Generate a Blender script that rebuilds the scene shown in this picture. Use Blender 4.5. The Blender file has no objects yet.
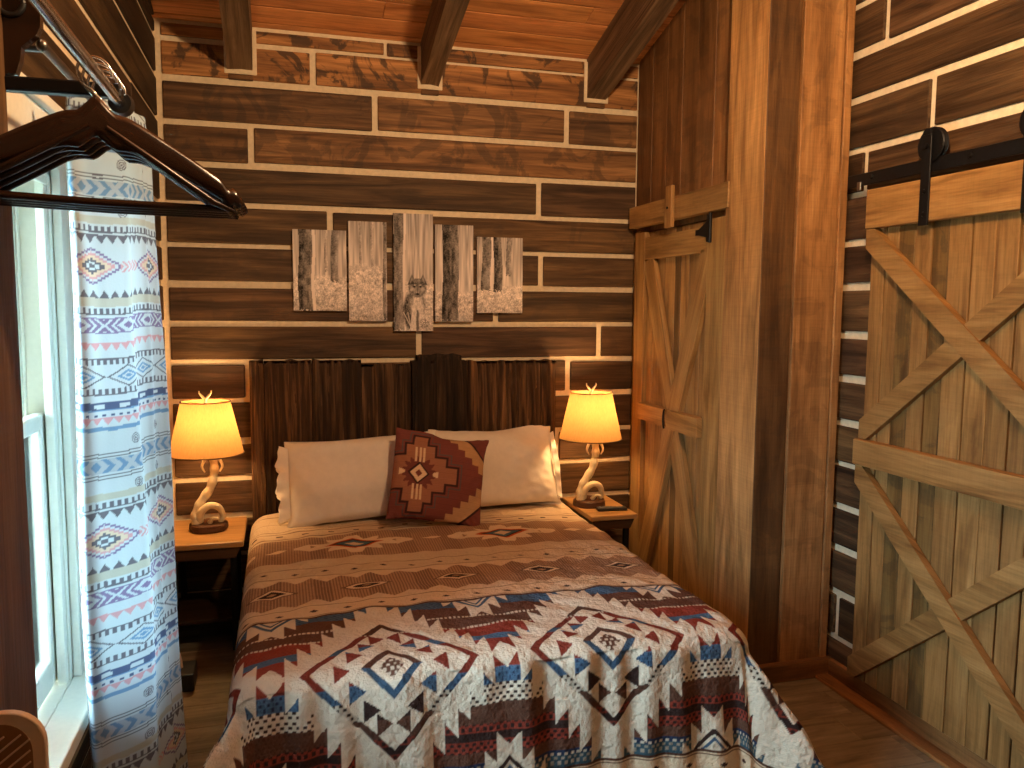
import bpy, math, random
import numpy as np
from mathutils import Vector, Matrix, Euler

R = random.Random(7)
NP = np.random.RandomState(5)
SC = bpy.context.scene
COL = SC.collection
PI = math.pi


# ----------------------------------------------------------------- helpers
def srgb(r, g, b):
    f = lambda c: (c / 255) / 12.92 if c / 255 <= 0.04045 else (((c / 255) + 0.055) / 1.055) ** 2.4
    return (f(r), f(g), f(b))


class MB:
    """collects faces with a uv (metres, u along the grain) and a tone colour"""

    def __init__(self):
        self.v, self.f, self.uv, self.t, self.m, self.sm = [], [], [], [], [], []

    def face(self, pts, uvs, tone, mi=0, smooth=False):
        n = len(self.v)
        self.v += [tuple(p) for p in pts]
        self.f.append(tuple(range(n, n + len(pts))))
        self.uv += uvs
        self.t += [tone] * len(pts)
        self.m.append(mi)
        self.sm.append(smooth)

    def box(self, lo, hi, grain=0, tone=(1, 1, 1, 0), mi=0, mat=None, taper=0.0):
        """box between two corners; grain = axis the wood grain follows"""
        x0, y0, z0 = lo
        x1, y1, z1 = hi
        P = [Vector(p) for p in ((x0, y0, z0), (x1, y0, z0), (x1, y1, z0), (x0, y1, z0),
                                 (x0, y0, z1), (x1, y0, z1), (x1, y1, z1), (x0, y1, z1))]
        Q = [mat @ p for p in P] if mat is not None else P
        so, st = R.uniform(0, 40), R.uniform(0, 40)
        n = len(self.v)
        self.v += [tuple(q) for q in Q]
        for f, ax in (((0, 3, 2, 1), 2), ((4, 5, 6, 7), 2), ((0, 1, 5, 4), 1), ((2, 3, 7, 6), 1), ((1, 2, 6, 5), 0), ((3, 0, 4, 7), 0)):
            self.f.append(tuple(n + i for i in f))
            oth = [a for a in (0, 1, 2) if a != ax]
            ga = grain if grain in oth else oth[0]
            va = [a for a in oth if a != ga][0]
            for i in f:
                self.uv.append((P[i][ga] + so, P[i][va] + st + ax * 0.37))
                self.t.append(tone)
            self.m.append(mi)
            self.sm.append(False)

    def grid(self, P, tone=(1, 1, 1, 0), mi=0, closed_u=False, closed_v=False, smooth=True, uvs=None):
        """P[i][j] points; quads between neighbours"""
        nu, nv = len(P), len(P[0])
        n = len(self.v)
        for row in P:
            self.v += [tuple(p) for p in row]
        for i in range(nu if closed_u else nu - 1):
            for j in range(nv if closed_v else nv - 1):
                i2, j2 = (i + 1) % nu, (j + 1) % nv
                self.f.append((n + i * nv + j, n + i2 * nv + j, n + i2 * nv + j2, n + i * nv + j2))
                for (a, b) in ((i, j), (i + 1, j), (i + 1, j + 1), (i, j + 1)):
                    self.uv.append((b * 0.02, a * 0.02) if uvs is None else uvs[a % nu][b % nv])
                    self.t.append(tone)
                self.m.append(mi)
                self.sm.append(smooth)

    def tube(self, pts, rad, seg=10, tone=(1, 1, 1, 0), mi=0, caps=True):
        pts = [Vector(p) for p in pts]
        rads = rad if isinstance(rad, (list, tuple)) else [rad] * len(pts)
        rings, prev = [], None
        L = 0
        uvs = []
        for i, p in enumerate(pts):
            d = (pts[min(i + 1, len(pts) - 1)] - pts[max(i - 1, 0)]).normalized()
            if prev is None:
                a = d.orthogonal().normalized()
            else:
                a = (prev - d * prev.dot(d)).normalized()
            prev = a
            b = d.cross(a)
            if i:
                L += (p - pts[i - 1]).length
            rings.append([p + (a * math.cos(2 * PI * k / seg) + b * math.sin(2 * PI * k / seg)) * rads[i] for k in range(seg)])
            uvs.append([(L, k * 0.02) for k in range(seg)])
        self.grid(rings, tone, mi, closed_v=True, uvs=uvs)
        if caps:
            for ring, rev in ((rings[0], True), (rings[-1], False)):
                r = ring[::-1] if rev else ring
                self.face(r, [(q[0], q[1]) for q in r], tone, mi)

    def lathe(self, prof, c=(0, 0, 0), seg=32, tone=(1, 1, 1, 0), mi=0):
        c = Vector(c)
        P = [[c + Vector((r * math.cos(2 * PI * k / seg), r * math.sin(2 * PI * k / seg), z)) for k in range(seg)] for r, z in prof]
        self.grid(P, tone, mi, closed_v=True)

    def prism(self, outline, y0, y1, tone=(1, 1, 1, 0), mi=0, mat=None, axes=(0, 2, 1)):
        """outline in two axes, extruded along the third"""
        def mk(a, b, c):
            p = [0, 0, 0]
            p[axes[0]], p[axes[1]], p[axes[2]] = a, b, c
            p = Vector(p)
            return mat @ p if mat is not None else p
        n = len(outline)
        so = R.uniform(0, 30)
        A = [mk(a, b, y0) for a, b in outline]
        B = [mk(a, b, y1) for a, b in outline]
        uv = [(a + so, b + so) for a, b in outline]
        self.face(A, uv, tone, mi)
        self.face(B[::-1], uv[::-1], tone, mi)
        for i in range(n):
            j = (i + 1) % n
            self.face([A[j], A[i], B[i], B[j]], [uv[j], uv[i], (uv[i][0], uv[i][1] + .03), (uv[j][0], uv[j][1] + .03)], tone, mi)

    def build(self, name, mats, parent=None, bevel=0.0, bseg=1, weld=False, subsurf=0, solid=0.0, smooth_angle=None):
        me = bpy.data.meshes.new(name)
        me.from_pydata(self.v, [], self.f)
        uvl = me.uv_layers.new(name='UVMap')
        uvl.data.foreach_set('uv', np.array(self.uv, dtype=np.float32).ravel())
        ca = me.color_attributes.new('tone', 'FLOAT_COLOR', 'CORNER')
        ca.data.foreach_set('color', np.array(self.t, dtype=np.float32).ravel())
        for m in (mats if isinstance(mats, (list, tuple)) else [mats]):
            me.materials.append(m)
        me.polygons.foreach_set('material_index', np.array(self.m, dtype=np.int32))
        me.polygons.foreach_set('use_smooth', np.array(self.sm, dtype=bool))
        me.update()
        o = bpy.data.objects.new(name, me)
        COL.objects.link(o)
        if parent is not None:
            o.parent = parent
        if weld:
            md = o.modifiers.new('weld', 'WELD'); md.merge_threshold = 0.0004
        if solid:
            md = o.modifiers.new('solid', 'SOLIDIFY'); md.thickness = solid; md.offset = 0
        if bevel:
            md = o.modifiers.new('bevel', 'BEVEL'); md.width = bevel; md.segments = bseg
            md.limit_method = 'ANGLE'; md.angle_limit = math.radians(40)
        if subsurf:
            md = o.modifiers.new('sub', 'SUBSURF'); md.levels = subsurf; md.render_levels = subsurf
        return o


def color_grid(name, P, C, mat, parent=None, solid=0.0):
    """a dense sheet: P (nu,nv,3) points, C (nu,nv,3) surface colour, as one mesh with a colour attribute"""
    nu, nv = P.shape[:2]
    me = bpy.data.meshes.new(name)
    me.vertices.add(nu * nv)
    me.vertices.foreach_set('co', P.reshape(-1).astype(np.float32))
    i = np.arange(nu - 1)[:, None] * nv + np.arange(nv - 1)[None, :]
    q = np.stack([i, i + nv, i + nv + 1, i + 1], -1).reshape(-1, 4)
    nf = len(q)
    me.loops.add(nf * 4)
    me.loops.foreach_set('vertex_index', q.reshape(-1).astype(np.int32))
    me.polygons.add(nf)
    me.polygons.foreach_set('loop_start', (np.arange(nf) * 4).astype(np.int32))
    me.polygons.foreach_set('use_smooth', np.ones(nf, dtype=bool))
    ca = me.color_attributes.new('pattern', 'FLOAT_COLOR', 'POINT')
    ca.data.foreach_set('color', np.concatenate([C, np.ones(C.shape[:2] + (1,))], -1).reshape(-1).astype(np.float32))
    me.update(calc_edges=True)
    me.validate()
    me.materials.append(mat)
    o = bpy.data.objects.new(name, me)
    COL.objects.link(o)
    if parent is not None:
        o.parent = parent
    if solid:
        md = o.modifiers.new('solid', 'SOLIDIFY'); md.thickness = solid; md.offset = -1
    return o


def tag(o, label, cat, group=None, kind=None):
    o['label'] = label
    o['category'] = cat
    if group:
        o['group'] = group
    if kind:
        o['kind'] = kind
    return o


def structure(o):
    o['kind'] = 'structure'
    return o


def empty(name, loc, label, cat, group=None, rotz=0):
    o = bpy.data.objects.new(name, None)
    o.empty_display_size = 0.1
    COL.objects.link(o)
    o.location = loc
    o.rotation_euler = (0, 0, rotz)
    return tag(o, label, cat, group)


def copy_tree(o, parent=None):
    c = o.copy()
    COL.objects.link(c)
    if parent is not None:
        c.parent = parent
    for ch in list(o.children):
        copy_tree(ch, c)
    return c


# --------------------------------------------------------------- materials
class NT:
    def __init__(self, name):
        self.m = bpy.data.materials.new(name)
        self.m.use_nodes = True
        self.t = self.m.node_tree
        self.n = self.t.nodes
        self.b = self.n['Principled BSDF']
        self.out = self.n['Material Output']

    def node(self, kind, **kw):
        x = self.n.new(kind)
        for k, v in kw.items():
            if k.startswith('i_'):
                x.inputs[k[2:].replace('_', ' ')].default_value = v
            else:
                setattr(x, k, v)
        return x

    def link(self, a, b):
        self.t.links.new(a, b)

    def ramp(self, fac, stops):
        r = self.node('ShaderNodeValToRGB')
        e = r.color_ramp.elements
        while len(e) < len(stops):
            e.new(0.5)
        for el, (p, c) in zip(e, stops):
            el.position = p
            el.color = (*c, 1)
        self.link(fac, r.inputs[0])
        return r.outputs[0]

    def mix(self, fac, a, b, mode='MIX'):
        x = self.node('ShaderNodeMix', data_type='RGBA', blend_type=mode)
        for i, v in ((0, fac), (6, a), (7, b)):
            if hasattr(v, 'is_linked') or hasattr(v, 'links'):
                self.link(v, x.inputs[i])
            elif isinstance(v, (int, float)):
                x.inputs[i].default_value = v
            else:
                x.inputs[i].default_value = (*v, 1)
        return x.outputs[2]

    def noise(self, vec, scale=1.0, detail=4, rough=0.55, dist=0.0):
        x = self.node('ShaderNodeTexNoise')
        x.inputs['Scale'].default_value = scale
        x.inputs['Detail'].default_value = detail
        x.inputs['Roughness'].default_value = rough
        x.inputs['Distortion'].default_value = dist
        if vec is not None:
            self.link(vec, x.inputs['Vector'])
        return x.outputs['Fac']

    def mapping(self, vec, scale=(1, 1, 1), rot=(0, 0, 0)):
        x = self.node('ShaderNodeMapping')
        x.inputs['Scale'].default_value = scale
        x.inputs['Rotation'].default_value = rot
        self.link(vec, x.inputs['Vector'])
        return x.outputs[0]

    def bump(self, h, strength, dist=0.01):
        x = self.node('ShaderNodeBump')
        x.inputs['Strength'].default_value = strength
        x.inputs['Distance'].default_value = dist
        self.link(h, x.inputs['Height'])
        self.link(x.outputs[0], self.b.inputs['Normal'])


def wood(name, dark, mid, light, rough=0.6, bump=0.35, grain=26.0, blotch=0.6, saw=0.0, spec=0.3):
    k = NT(name)
    uv = k.node('ShaderNodeTexCoord').outputs['UV']
    g = k.noise(k.mapping(uv, (1.6, grain, 1)), 1, 6, 0.6, 0.8)
    fine = k.noise(k.mapping(uv, (5, grain * 7, 1)), 1, 3, 0.6)
    big = k.noise(k.mapping(uv, (1.3, 4.5, 1)), 1, 3, 0.5, 0.4)
    c = k.ramp(g, [(0.30, dark), (0.5, mid), (0.72, light)])
    c = k.mix(0.5, c, k.ramp(fine, [(0.3, (0.45, 0.45, 0.45)), (0.6, (1, 1, 1))]), 'MULTIPLY')
    c = k.mix(blotch, c, k.ramp(big, [(0.3, (0.4, 0.36, 0.33)), (0.55, (1, 1, 1)), (0.75, (1.25, 1.2, 1.1))]), 'MULTIPLY')
    if saw:
        sm = k.noise(k.mapping(uv, (160, 2.5, 1), (0, 0, 0.12)), 1, 2, 0.5)
        c = k.mix(saw, c, k.ramp(sm, [(0.35, (0.6, 0.6, 0.6)), (0.6, (1, 1, 1))]), 'MULTIPLY')
    at = k.node('ShaderNodeAttribute', attribute_name='tone')
    c = k.mix(1.0, c, at.outputs['Color'], 'MULTIPLY')
    # weathered stains with a shape of their own, only on boards whose tone alpha asks for them
    st = k.noise(k.mapping(uv, (5.5, 4.0, 1)), 1, 5, 0.6, 1.2)
    stm = k.ramp(st, [(0.52, (0, 0, 0)), (0.57, (1, 1, 1))])
    mm = k.node('ShaderNodeMath', operation='MULTIPLY')
    k.link(stm, mm.inputs[0]); k.link(at.outputs['Alpha'], mm.inputs[1])
    c = k.mix(mm.outputs[0], c, (0.035, 0.022, 0.014))
    k.link(c, k.b.inputs['Base Color'])
    k.b.inputs['Roughness'].default_value = rough
    k.b.inputs['Specular IOR Level'].default_value = spec
    add = k.node('ShaderNodeMath', operation='ADD')
    k.link(g, add.inputs[0]); k.link(fine, add.inputs[1])
    k.bump(add.outputs[0], bump, 0.006)
    return k.m


def plain(name, col, rough=0.5, metal=0.0, spec=0.5, bump=0.0, bscale=60.0, var=0.0):
    k = NT(name)
    k.b.inputs['Roughness'].default_value = rough
    k.b.inputs['Metallic'].default_value = metal
    k.b.inputs['Specular IOR Level'].default_value = spec
    co = k.node('ShaderNodeTexCoord').outputs['Object']
    n = k.noise(co, bscale, 4, 0.6)
    v = max(var, 0.05)
    k.link(k.ramp(n, [(0.25, tuple(c * (1 - v) for c in col)), (0.75, tuple(c * (1 + v) for c in col))]), k.b.inputs['Base Color'])
    if bump:
        k.bump(n, bump, 0.004)
    return k.m


def patterned(name, rough=0.9, bump=0.4, bscale=90.0, transl=0.0, sheen=0.0, dist=0.004):
    k = NT(name)
    at = k.node('ShaderNodeAttribute', attribute_name='pattern')
    k.link(at.outputs['Color'], k.b.inputs['Base Color'])
    k.b.inputs['Roughness'].default_value = rough
    k.b.inputs['Specular IOR Level'].default_value = 0.15
    k.b.inputs['Sheen Weight'].default_value = sheen
    co = k.node('ShaderNodeTexCoord').outputs['Object']
    if bump:
        k.bump(k.noise(co, bscale, 4, 0.6), bump, dist)
    if transl:
        tr = k.node('ShaderNodeBsdfTranslucent')
        k.link(at.outputs['Color'], tr.inputs['Color'])
        mx = k.node('ShaderNodeMixShader')
        mx.inputs[0].default_value = transl
        k.link(k.b.outputs[0], mx.inputs[1])
        k.link(tr.outputs[0], mx.inputs[2])
        k.link(mx.outputs[0], k.out.inputs['Surface'])
    return k.m


LOG = wood('log_wood', (0.034, 0.015, 0.006), (0.115, 0.060, 0.026), (0.23, 0.126, 0.058), 0.62, 0.5, 24, 0.7)
CEDAR = wood('cedar_wood', (0.36, 0.135, 0.045), (0.62, 0.26, 0.09), (0.72, 0.33, 0.12), 0.5, 0.2, 20, 0.45)
BEAMW = wood('beam_wood', (0.065, 0.038, 0.02), (0.16, 0.098, 0.054), (0.30, 0.195, 0.115), 0.7, 0.5, 30, 0.6)
PINE = wood('honey_pine', (0.20, 0.095, 0.028), (0.40, 0.215, 0.074), (0.53, 0.305, 0.115), 0.5, 0.15, 16, 0.45, 0.15)
CLOSETW = wood('closet_wood', (0.15, 0.068, 0.024), (0.31, 0.150, 0.056), (0.43, 0.225, 0.09), 0.55, 0.25, 14, 0.6, 0.2)
BARK = wood('headboard_wood', (0.010, 0.005, 0.003), (0.060, 0.031, 0.014), (0.25, 0.145, 0.072), 0.72, 1.0, 34, 0.95)
FLOORW = wood('floor_wood', (0.16, 0.125, 0.08), (0.29, 0.235, 0.155), (0.40, 0.33, 0.225), 0.5, 0.1, 9, 0.6)
TABLEW = wood('table_wood', (0.30, 0.15, 0.05), (0.47, 0.255, 0.09), (0.55, 0.31, 0.12), 0.35, 0.1, 14, 0.3)
HANGW = wood('hanger_wood', (0.014, 0.0055, 0.003), (0.028, 0.011, 0.006), (0.045, 0.018, 0.009), 0.22, 0.05, 20, 0.2, spec=0.6)
DISKW = wood('lamp_base_wood', (0.05, 0.02, 0.01), (0.12, 0.05, 0.022), (0.2, 0.09, 0.04), 0.5, 0.5, 20, 0.3)
CHINK = plain('chinking', srgb(222, 203, 172), 0.85, bump=0.5, bscale=45, var=0.12)
WHITE = plain('window_white', srgb(226, 222, 205), 0.4, var=0.03)
BLACKM = plain('black_iron', (0.012, 0.012, 0.014), 0.45, 0.6, bump=0.15)
BLACKP = plain('black_plastic', (0.012, 0.012, 0.013), 0.4)
GREYB = plain('button_grey', (0.12, 0.12, 0.13), 0.5)
STEEL = plain('steel', (0.55, 0.56, 0.58), 0.22, 1.0)
DARKSTEEL = plain('dark_steel', (0.22, 0.21, 0.2), 0.35, 1.0)
ANTLER = plain('antler', srgb(222, 205, 168), 0.45, bump=0.3, bscale=35, var=0.18)
LINEN = plain('pillow_linen', srgb(226, 214, 198), 0.85, bump=0.25, bscale=30, var=0.02)
SHEET = plain('sheet', srgb(215, 205, 190), 0.9, bump=0.2)
BEIGE = plain('beige_plastic', srgb(226, 200, 172), 0.45)
BRASS = plain('brass', (0.55, 0.38, 0.14), 0.3, 1.0)
QUILT = patterned('quilt_cloth', 0.9, 1.0, 42, dist=0.014)
CURT = patterned('curtain_cloth', 0.9, 0.15, 200, transl=0.22)
THROW = patterned('throw_cloth', 0.95, 0.4, 160)
CANVAS = patterned('canvas_print', 0.75, 0.15, 300)
GROUND = plain('grass_ground', (0.30, 0.34, 0.26), 0.9, bscale=3, var=0.4)


def shade_material():
    k = NT('shade_cloth')
    co = k.node('ShaderNodeTexCoord').outputs['Object']
    n = k.noise(k.mapping(co, (160, 160, 40)), 1, 3, 0.6)
    c = k.ramp(n, [(0.3, (0.43, 0.235, 0.085)), (0.7, (0.50, 0.285, 0.105))])
    d = k.node('ShaderNodeBsdfDiffuse'); k.link(c, d.inputs['Color'])
    t = k.node('ShaderNodeBsdfTranslucent'); k.link(c, t.inputs['Color'])
    mx = k.node('ShaderNodeMixShader'); mx.inputs[0].default_value = 0.34
    k.link(d.outputs[0], mx.inputs[1]); k.link(t.outputs[0], mx.inputs[2])
    k.link(mx.outputs[0], k.out.inputs['Surface'])
    return k.m


SHADE = shade_material()
SHADELINER = plain('shade_liner', (0.85, 0.8, 0.68), 0.9)


def bulb_material():
    k = NT('bulb_glass')
    k.b.inputs['Base Color'].default_value = (1, 0.9, 0.75, 1)
    k.b.inputs['Emission Color'].default_value = (1, 0.72, 0.36, 1)
    k.b.inputs['Emission Strength'].default_value = 10
    return k.m


BULB = bulb_material()


def glass_material():
    k = NT('window_glass')
    g = k.node('ShaderNodeBsdfGlossy'); g.inputs['Roughness'].default_value = 0.02
    t = k.node('ShaderNodeBsdfTransparent')
    t.inputs['Color'].default_value = (0.93, 0.97, 0.97, 1)
    fr = k.node('ShaderNodeFresnel'); fr.inputs['IOR'].default_value = 1.45
    mx = k.node('ShaderNodeMixShader')
    k.link(fr.outputs[0], mx.inputs[0]); k.link(t.outputs[0], mx.inputs[1]); k.link(g.outputs[0], mx.inputs[2])
    k.link(mx.outputs[0], k.out.inputs['Surface'])
    return k.m


GLASS = glass_material()

# ------------------------------------------------------------- room layout
# X along the back wall (0 = window wall), Y into the room (4.15 = back wall), Z up; camera at X .528, Y 0, Z 1.55
BW, RW, CX, CF, NEAR = 4.15, 2.75, 2.406, 2.85, -1.4
SL = 0.272
ceil_z = lambda y: 2.86 + SL * (BW - y)
ROWS = [-0.02, 0.13, 0.319, 0.512, 0.702, 0.883, 1.083, 1.271, 1.457, 1.646, 1.829, 2.02, 2.212, 2.40, 2.597, 2.775, 2.845]


def log_row(mb, axis, fixed, depth, a0, a1, z0, z1, joints, tone_fn, gap=0.0145):
    """one course of boards along axis 0 (back wall) or 1 (side walls)"""
    cuts = [a0] + sorted(j for j in joints if a0 < j < a1) + [a1]
    for i in range(len(cuts) - 1):
        s = cuts[i] + (gap if i else 0)
        e = cuts[i + 1] - (gap if i < len(cuts) - 2 else 0)
        zb, zt = z0 + gap + R.uniform(-.005, .004), z1 - gap + R.uniform(-.004, .005)
        d0, d1 = fixed, fixed + depth
        if axis == 0:
            mb.box((s, min(d0, d1), zb), (e, max(d0, d1), zt), 0, tone_fn((s + e) / 2, (zb + zt) / 2))
        else:
            mb.box((min(d0, d1), s, zb), (max(d0, d1), e, zt), 1, tone_fn((s + e) / 2, (zb + zt) / 2))


def dark_tone(a, z):
    k = R.uniform(0.55, 0.95)
    return (k, k * R.uniform(0.93, 1.03), k * R.uniform(0.85, 1.02), R.choice([0, 0, 0.25]))


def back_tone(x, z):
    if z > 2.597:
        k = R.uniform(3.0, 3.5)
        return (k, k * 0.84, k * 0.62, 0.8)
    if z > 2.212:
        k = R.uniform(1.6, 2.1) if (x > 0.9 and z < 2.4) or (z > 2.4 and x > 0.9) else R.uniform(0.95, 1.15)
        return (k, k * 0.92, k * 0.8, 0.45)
    return dark_tone(x, z)


# ---- back wall
mb = MB()
BJ = {0: [1.2], 1: [1.6], 2: [0.7, 1.9], 3: [1.2], 4: [0.9, 1.97], 5: [1.4], 6: [0.368, 2.028], 7: [1.211, 2.206], 8: [1.62], 9: [1.867],
      10: [0.771], 11: [1.852], 12: [0.407], 13: [0.996, 2.003], 14: [0.7], 15: [1.05]}
for i in range(len(ROWS) - 1):
    g = 0.0145 if ROWS[i + 1] - ROWS[i] > 0.1 else 0.008
    log_row(mb, 0, BW, 0.03, 0.022, CX, ROWS[i], ROWS[i + 1], BJ[i], back_tone, g)
mb.box((-0.12, BW + 0.012, -0.05), (RW + 0.12, BW + 0.12, 3.05), 0, mi=1)
for bx0, bx1 in ((0.312, 0.424), (1.226, 1.317), (2.113, 2.216)):    # mortar bedding round the beam ends
    mb.box((bx0 - 0.018, BW - 0.004, 2.632), (bx1 + 0.018, BW + 0.02, 2.84), 0, mi=1)
    mb.box((bx0, BW - 0.006, 2.607), (bx1, BW + 0.02, 2.632), 0, (1.5, 1.3, 1.05, 0.3))
structure(mb.build('wall_back', [LOG, CHINK], bevel=0.005, bseg=2))

# ---- window wall (left); opening widened at its unseen near end for more daylight, z .6..1.87
WY0, WY1, WZ0, WZ1 = 0.95, 2.22, 0.60, 1.87
mb = MB()
LROWS = ROWS + [2.99, 3.18, 3.37, 3.56, 3.75, 3.94, 4.13, 4.32]
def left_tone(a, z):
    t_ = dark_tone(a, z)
    f_ = .55 if z > 1.9 else .85  # boards above the window coloured darker to stand in for weak light
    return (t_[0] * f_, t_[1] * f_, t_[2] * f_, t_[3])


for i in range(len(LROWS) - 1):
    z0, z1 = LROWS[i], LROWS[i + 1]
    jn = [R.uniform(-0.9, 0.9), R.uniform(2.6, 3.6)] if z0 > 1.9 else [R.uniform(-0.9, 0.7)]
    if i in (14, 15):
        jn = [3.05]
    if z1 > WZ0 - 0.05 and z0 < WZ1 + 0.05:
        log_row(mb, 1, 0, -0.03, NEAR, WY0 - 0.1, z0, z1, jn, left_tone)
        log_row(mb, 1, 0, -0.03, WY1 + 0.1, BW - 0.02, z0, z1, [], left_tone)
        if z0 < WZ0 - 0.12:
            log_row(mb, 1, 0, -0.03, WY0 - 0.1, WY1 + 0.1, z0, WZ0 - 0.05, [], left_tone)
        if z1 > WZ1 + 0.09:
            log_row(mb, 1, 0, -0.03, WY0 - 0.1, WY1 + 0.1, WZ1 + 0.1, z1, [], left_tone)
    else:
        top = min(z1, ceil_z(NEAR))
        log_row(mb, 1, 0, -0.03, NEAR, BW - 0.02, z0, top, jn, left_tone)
for lo, hi in (((-0.12, NEAR - .1, -0.05), (-0.012, WY0, 4.5)), ((-0.12, WY1, -0.05), (-0.012, BW + 0.12, 4.5)),
               ((-0.12, WY0, -0.05), (-0.012, WY1, WZ0 - 0.036)), ((-0.12, WY0, WZ1), (-0.012, WY1, 4.5))):
    mb.box(lo, hi, 1, mi=1)
structure(mb.build('wall_left', [LOG, CHINK], bevel=0.005, bseg=2))

# ---- right wall
mb = MB()
RR_ROWS = [-.02, .171, .366, .553, .732, .91, 1.082, 1.266, 1.447, 1.64, 1.812, 2.005, 2.178, 2.377, 2.556, 2.745, 2.93, 3.12, 3.31, 3.5, 3.69, 3.88, 4.07, 4.26]
RJ = {14: [2.672, 0.4], 13: [0.9], 12: [2.423, 0.6], 11: [2.753, 1.3], 15: [1.9], 16: [2.3], 1: [2.80]}
for i in range(len(RR_ROWS) - 1):
    log_row(mb, 1, RW, 0.03, NEAR, CF + 0.05, RR_ROWS[i], RR_ROWS[i + 1], RJ.get(i, [R.uniform(0.2, 1.6)]), dark_tone)
mb.box((RW + 0.012, NEAR - .1, -0.05), (RW + 0.12, BW + 0.12, 4.5), 1, mi=1)
structure(mb.build('wall_right', [LOG, CHINK], bevel=0.005, bseg=2))

# ---- wall behind the camera
mb = MB()
for i in range(len(LROWS) - 1):
    log_row(mb, 0, NEAR, -0.03, 0, RW, LROWS[i], LROWS[i + 1], [R.uniform(0.5, 2.2)], dark_tone)
mb.box((-0.12, NEAR - 0.12, -0.05), (RW + 0.12, NEAR - 0.012, 4.5), 0, mi=1)
structure(mb.build('wall_front', [LOG, CHINK], bevel=0.005))

# ---- floor: wide planks along X
mb = MB()
y = NEAR
while y < BW:
    w = 0.178
    x = -0.1 - R.uniform(0, 0.9)
    while x < RW:
        l = R.uniform(1.0, 1.4)
        k = R.uniform(0.9, 1.06)
        mb.box((max(x, -0.02) + 0.0007, y + 0.0007, -0.03), (min(x + l, RW + 0.02) - 0.0007, min(y + w, BW) - 0.0007, 0.0), 0, (k, k, k * 0.97, 0.12))
        x += l
    y += w
mb.box((-0.12, NEAR - 0.1, -0.08), (RW + 0.12, BW + 0.12, -0.012), 0, (0.25, 0.25, 0.25, 0))
structure(mb.build('floor', FLOORW, bevel=0.001))

# ---- sloped plank ceiling
mb = MB()
M = Matrix.Translation((0, BW, 2.86)) @ Matrix.Rotation(-math.atan(SL), 4, 'X')
L = (BW - NEAR) / math.cos(math.atan(SL)) + 0.2
s = -0.1
while s < L:
    w = 0.128
    x = -0.1 - R.uniform(0, 1.5)
    while x < RW + 0.05:
        l = R.uniform(1.6, 2.6)
        k = R.uniform(0.85, 1.2)
        mb.box((max(x, -0.1), -s - w + 0.0035, 0), (min(x + l, RW + 0.1) - 0.001, -s - 0.0035, 0.02), 0, (k, k * R.uniform(0.92, 1.02), k * 0.95, 0.06), mat=M)
        x += l
    s += w
mb.box((-0.12, -L, 0.008), (RW + 0.12, 0.2, 0.08), 0, (0.15, 0.15, 0.15, 0), mat=M)
structure(mb.build('ceiling', CEDAR, bevel=0.003))

# ---- exposed ceiling beams, parallel to the slope
for n, (bx0, bx1) in enumerate(((0.312, 0.424), (1.226, 1.317), (2.113, 2.216))):
    mb = MB()
    Mb = Matrix.Translation((0, BW, 2.652)) @ Matrix.Rotation(-math.atan(SL), 4, 'X')
    N = 26
    rows = []
    for i in range(N + 1):
        yy = -L * i / N
        j = lambda a: R.uniform(-a, a)
        ring = [(bx0 + j(.004), 0 + j(.004)), ((bx0 + bx1) / 2, j(.003)), (bx1 + j(.004), j(.004)), (bx1 + j(.003), 0.1), (bx1, 0.215), (bx0, 0.215), (bx0 + j(.003), 0.1)]
        rows.append([Mb @ Vector((x, yy, z)) for x, z in ring])
    P = [(0, 0), (0, .05), (0, .1), (0, .2), (0, .3), (0, .4), (0, .5)]
    so = R.uniform(0, 20)
    uvs = [[(L * i / N + so, q[1]) for q in P] for i in range(N + 1)]
    mb.grid(rows, (1.0, 0.95, 0.88, 0.0), closed_v=True, smooth=False, uvs=uvs)
    mb.face(rows[0], [(p[0], p[2]) for p in rows[0]], (1, .95, .88, 0))
    o = structure(mb.build('trim_%d' % (n + 1), BEAMW))
    tag(o, ['rough hewn ceiling beam beside the window wall', 'rough hewn ceiling beam above the wolf canvas', 'rough hewn ceiling beam beside the closet wall'][n], 'beam')

# ---- closet bump-out: side wall (door side) and front face, both plank clad
mb = MB()
ys = [4.15, 3.97, 3.80, 3.64, 3.49, 3.33, 3.165]
for i in range(len(ys) - 1):                                     # planks above the closet door
    k = R.uniform(0.72, 1.05)
    mb.box((CX + R.uniform(0, .004), ys[i + 1] + 0.0015, 1.95), (CX + 0.03, ys[i] - 0.0015, ceil_z((ys[i] + ys[i + 1]) / 2) + .03), 2, (k, k * .93, k * .85, 0.25))
mb.box((CX, 4.075, 0), (CX + 0.03, 4.15, 1.96), 2, (1.0, .95, .9, 0))          # jamb strip at the wall
mb.box((CX - 0.042, 2.852, 0), (CX + 0.03, 3.135, 3.3), 2, (1.75, 1.80, 1.7, 0.05))      # pale corner board
mb.box((CX + 0.02, 2.885, -0.02), (CX + 0.10, 4.15, 3.28), 2, (0.35, 0.33, 0.3, 0))     # backing
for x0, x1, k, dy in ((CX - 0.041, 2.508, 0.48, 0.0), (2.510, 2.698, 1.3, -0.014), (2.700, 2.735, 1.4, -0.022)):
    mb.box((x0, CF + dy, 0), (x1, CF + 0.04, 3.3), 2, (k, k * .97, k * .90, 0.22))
mb.box((CX + 0.02, CF + 0.02, 0), (2.76, CF + 0.1, 3.28), 2, (0.35, 0.33, 0.3, 0))
structure(mb.build('wall_closet', CLOSETW, bevel=0.004, bseg=2))

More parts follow.
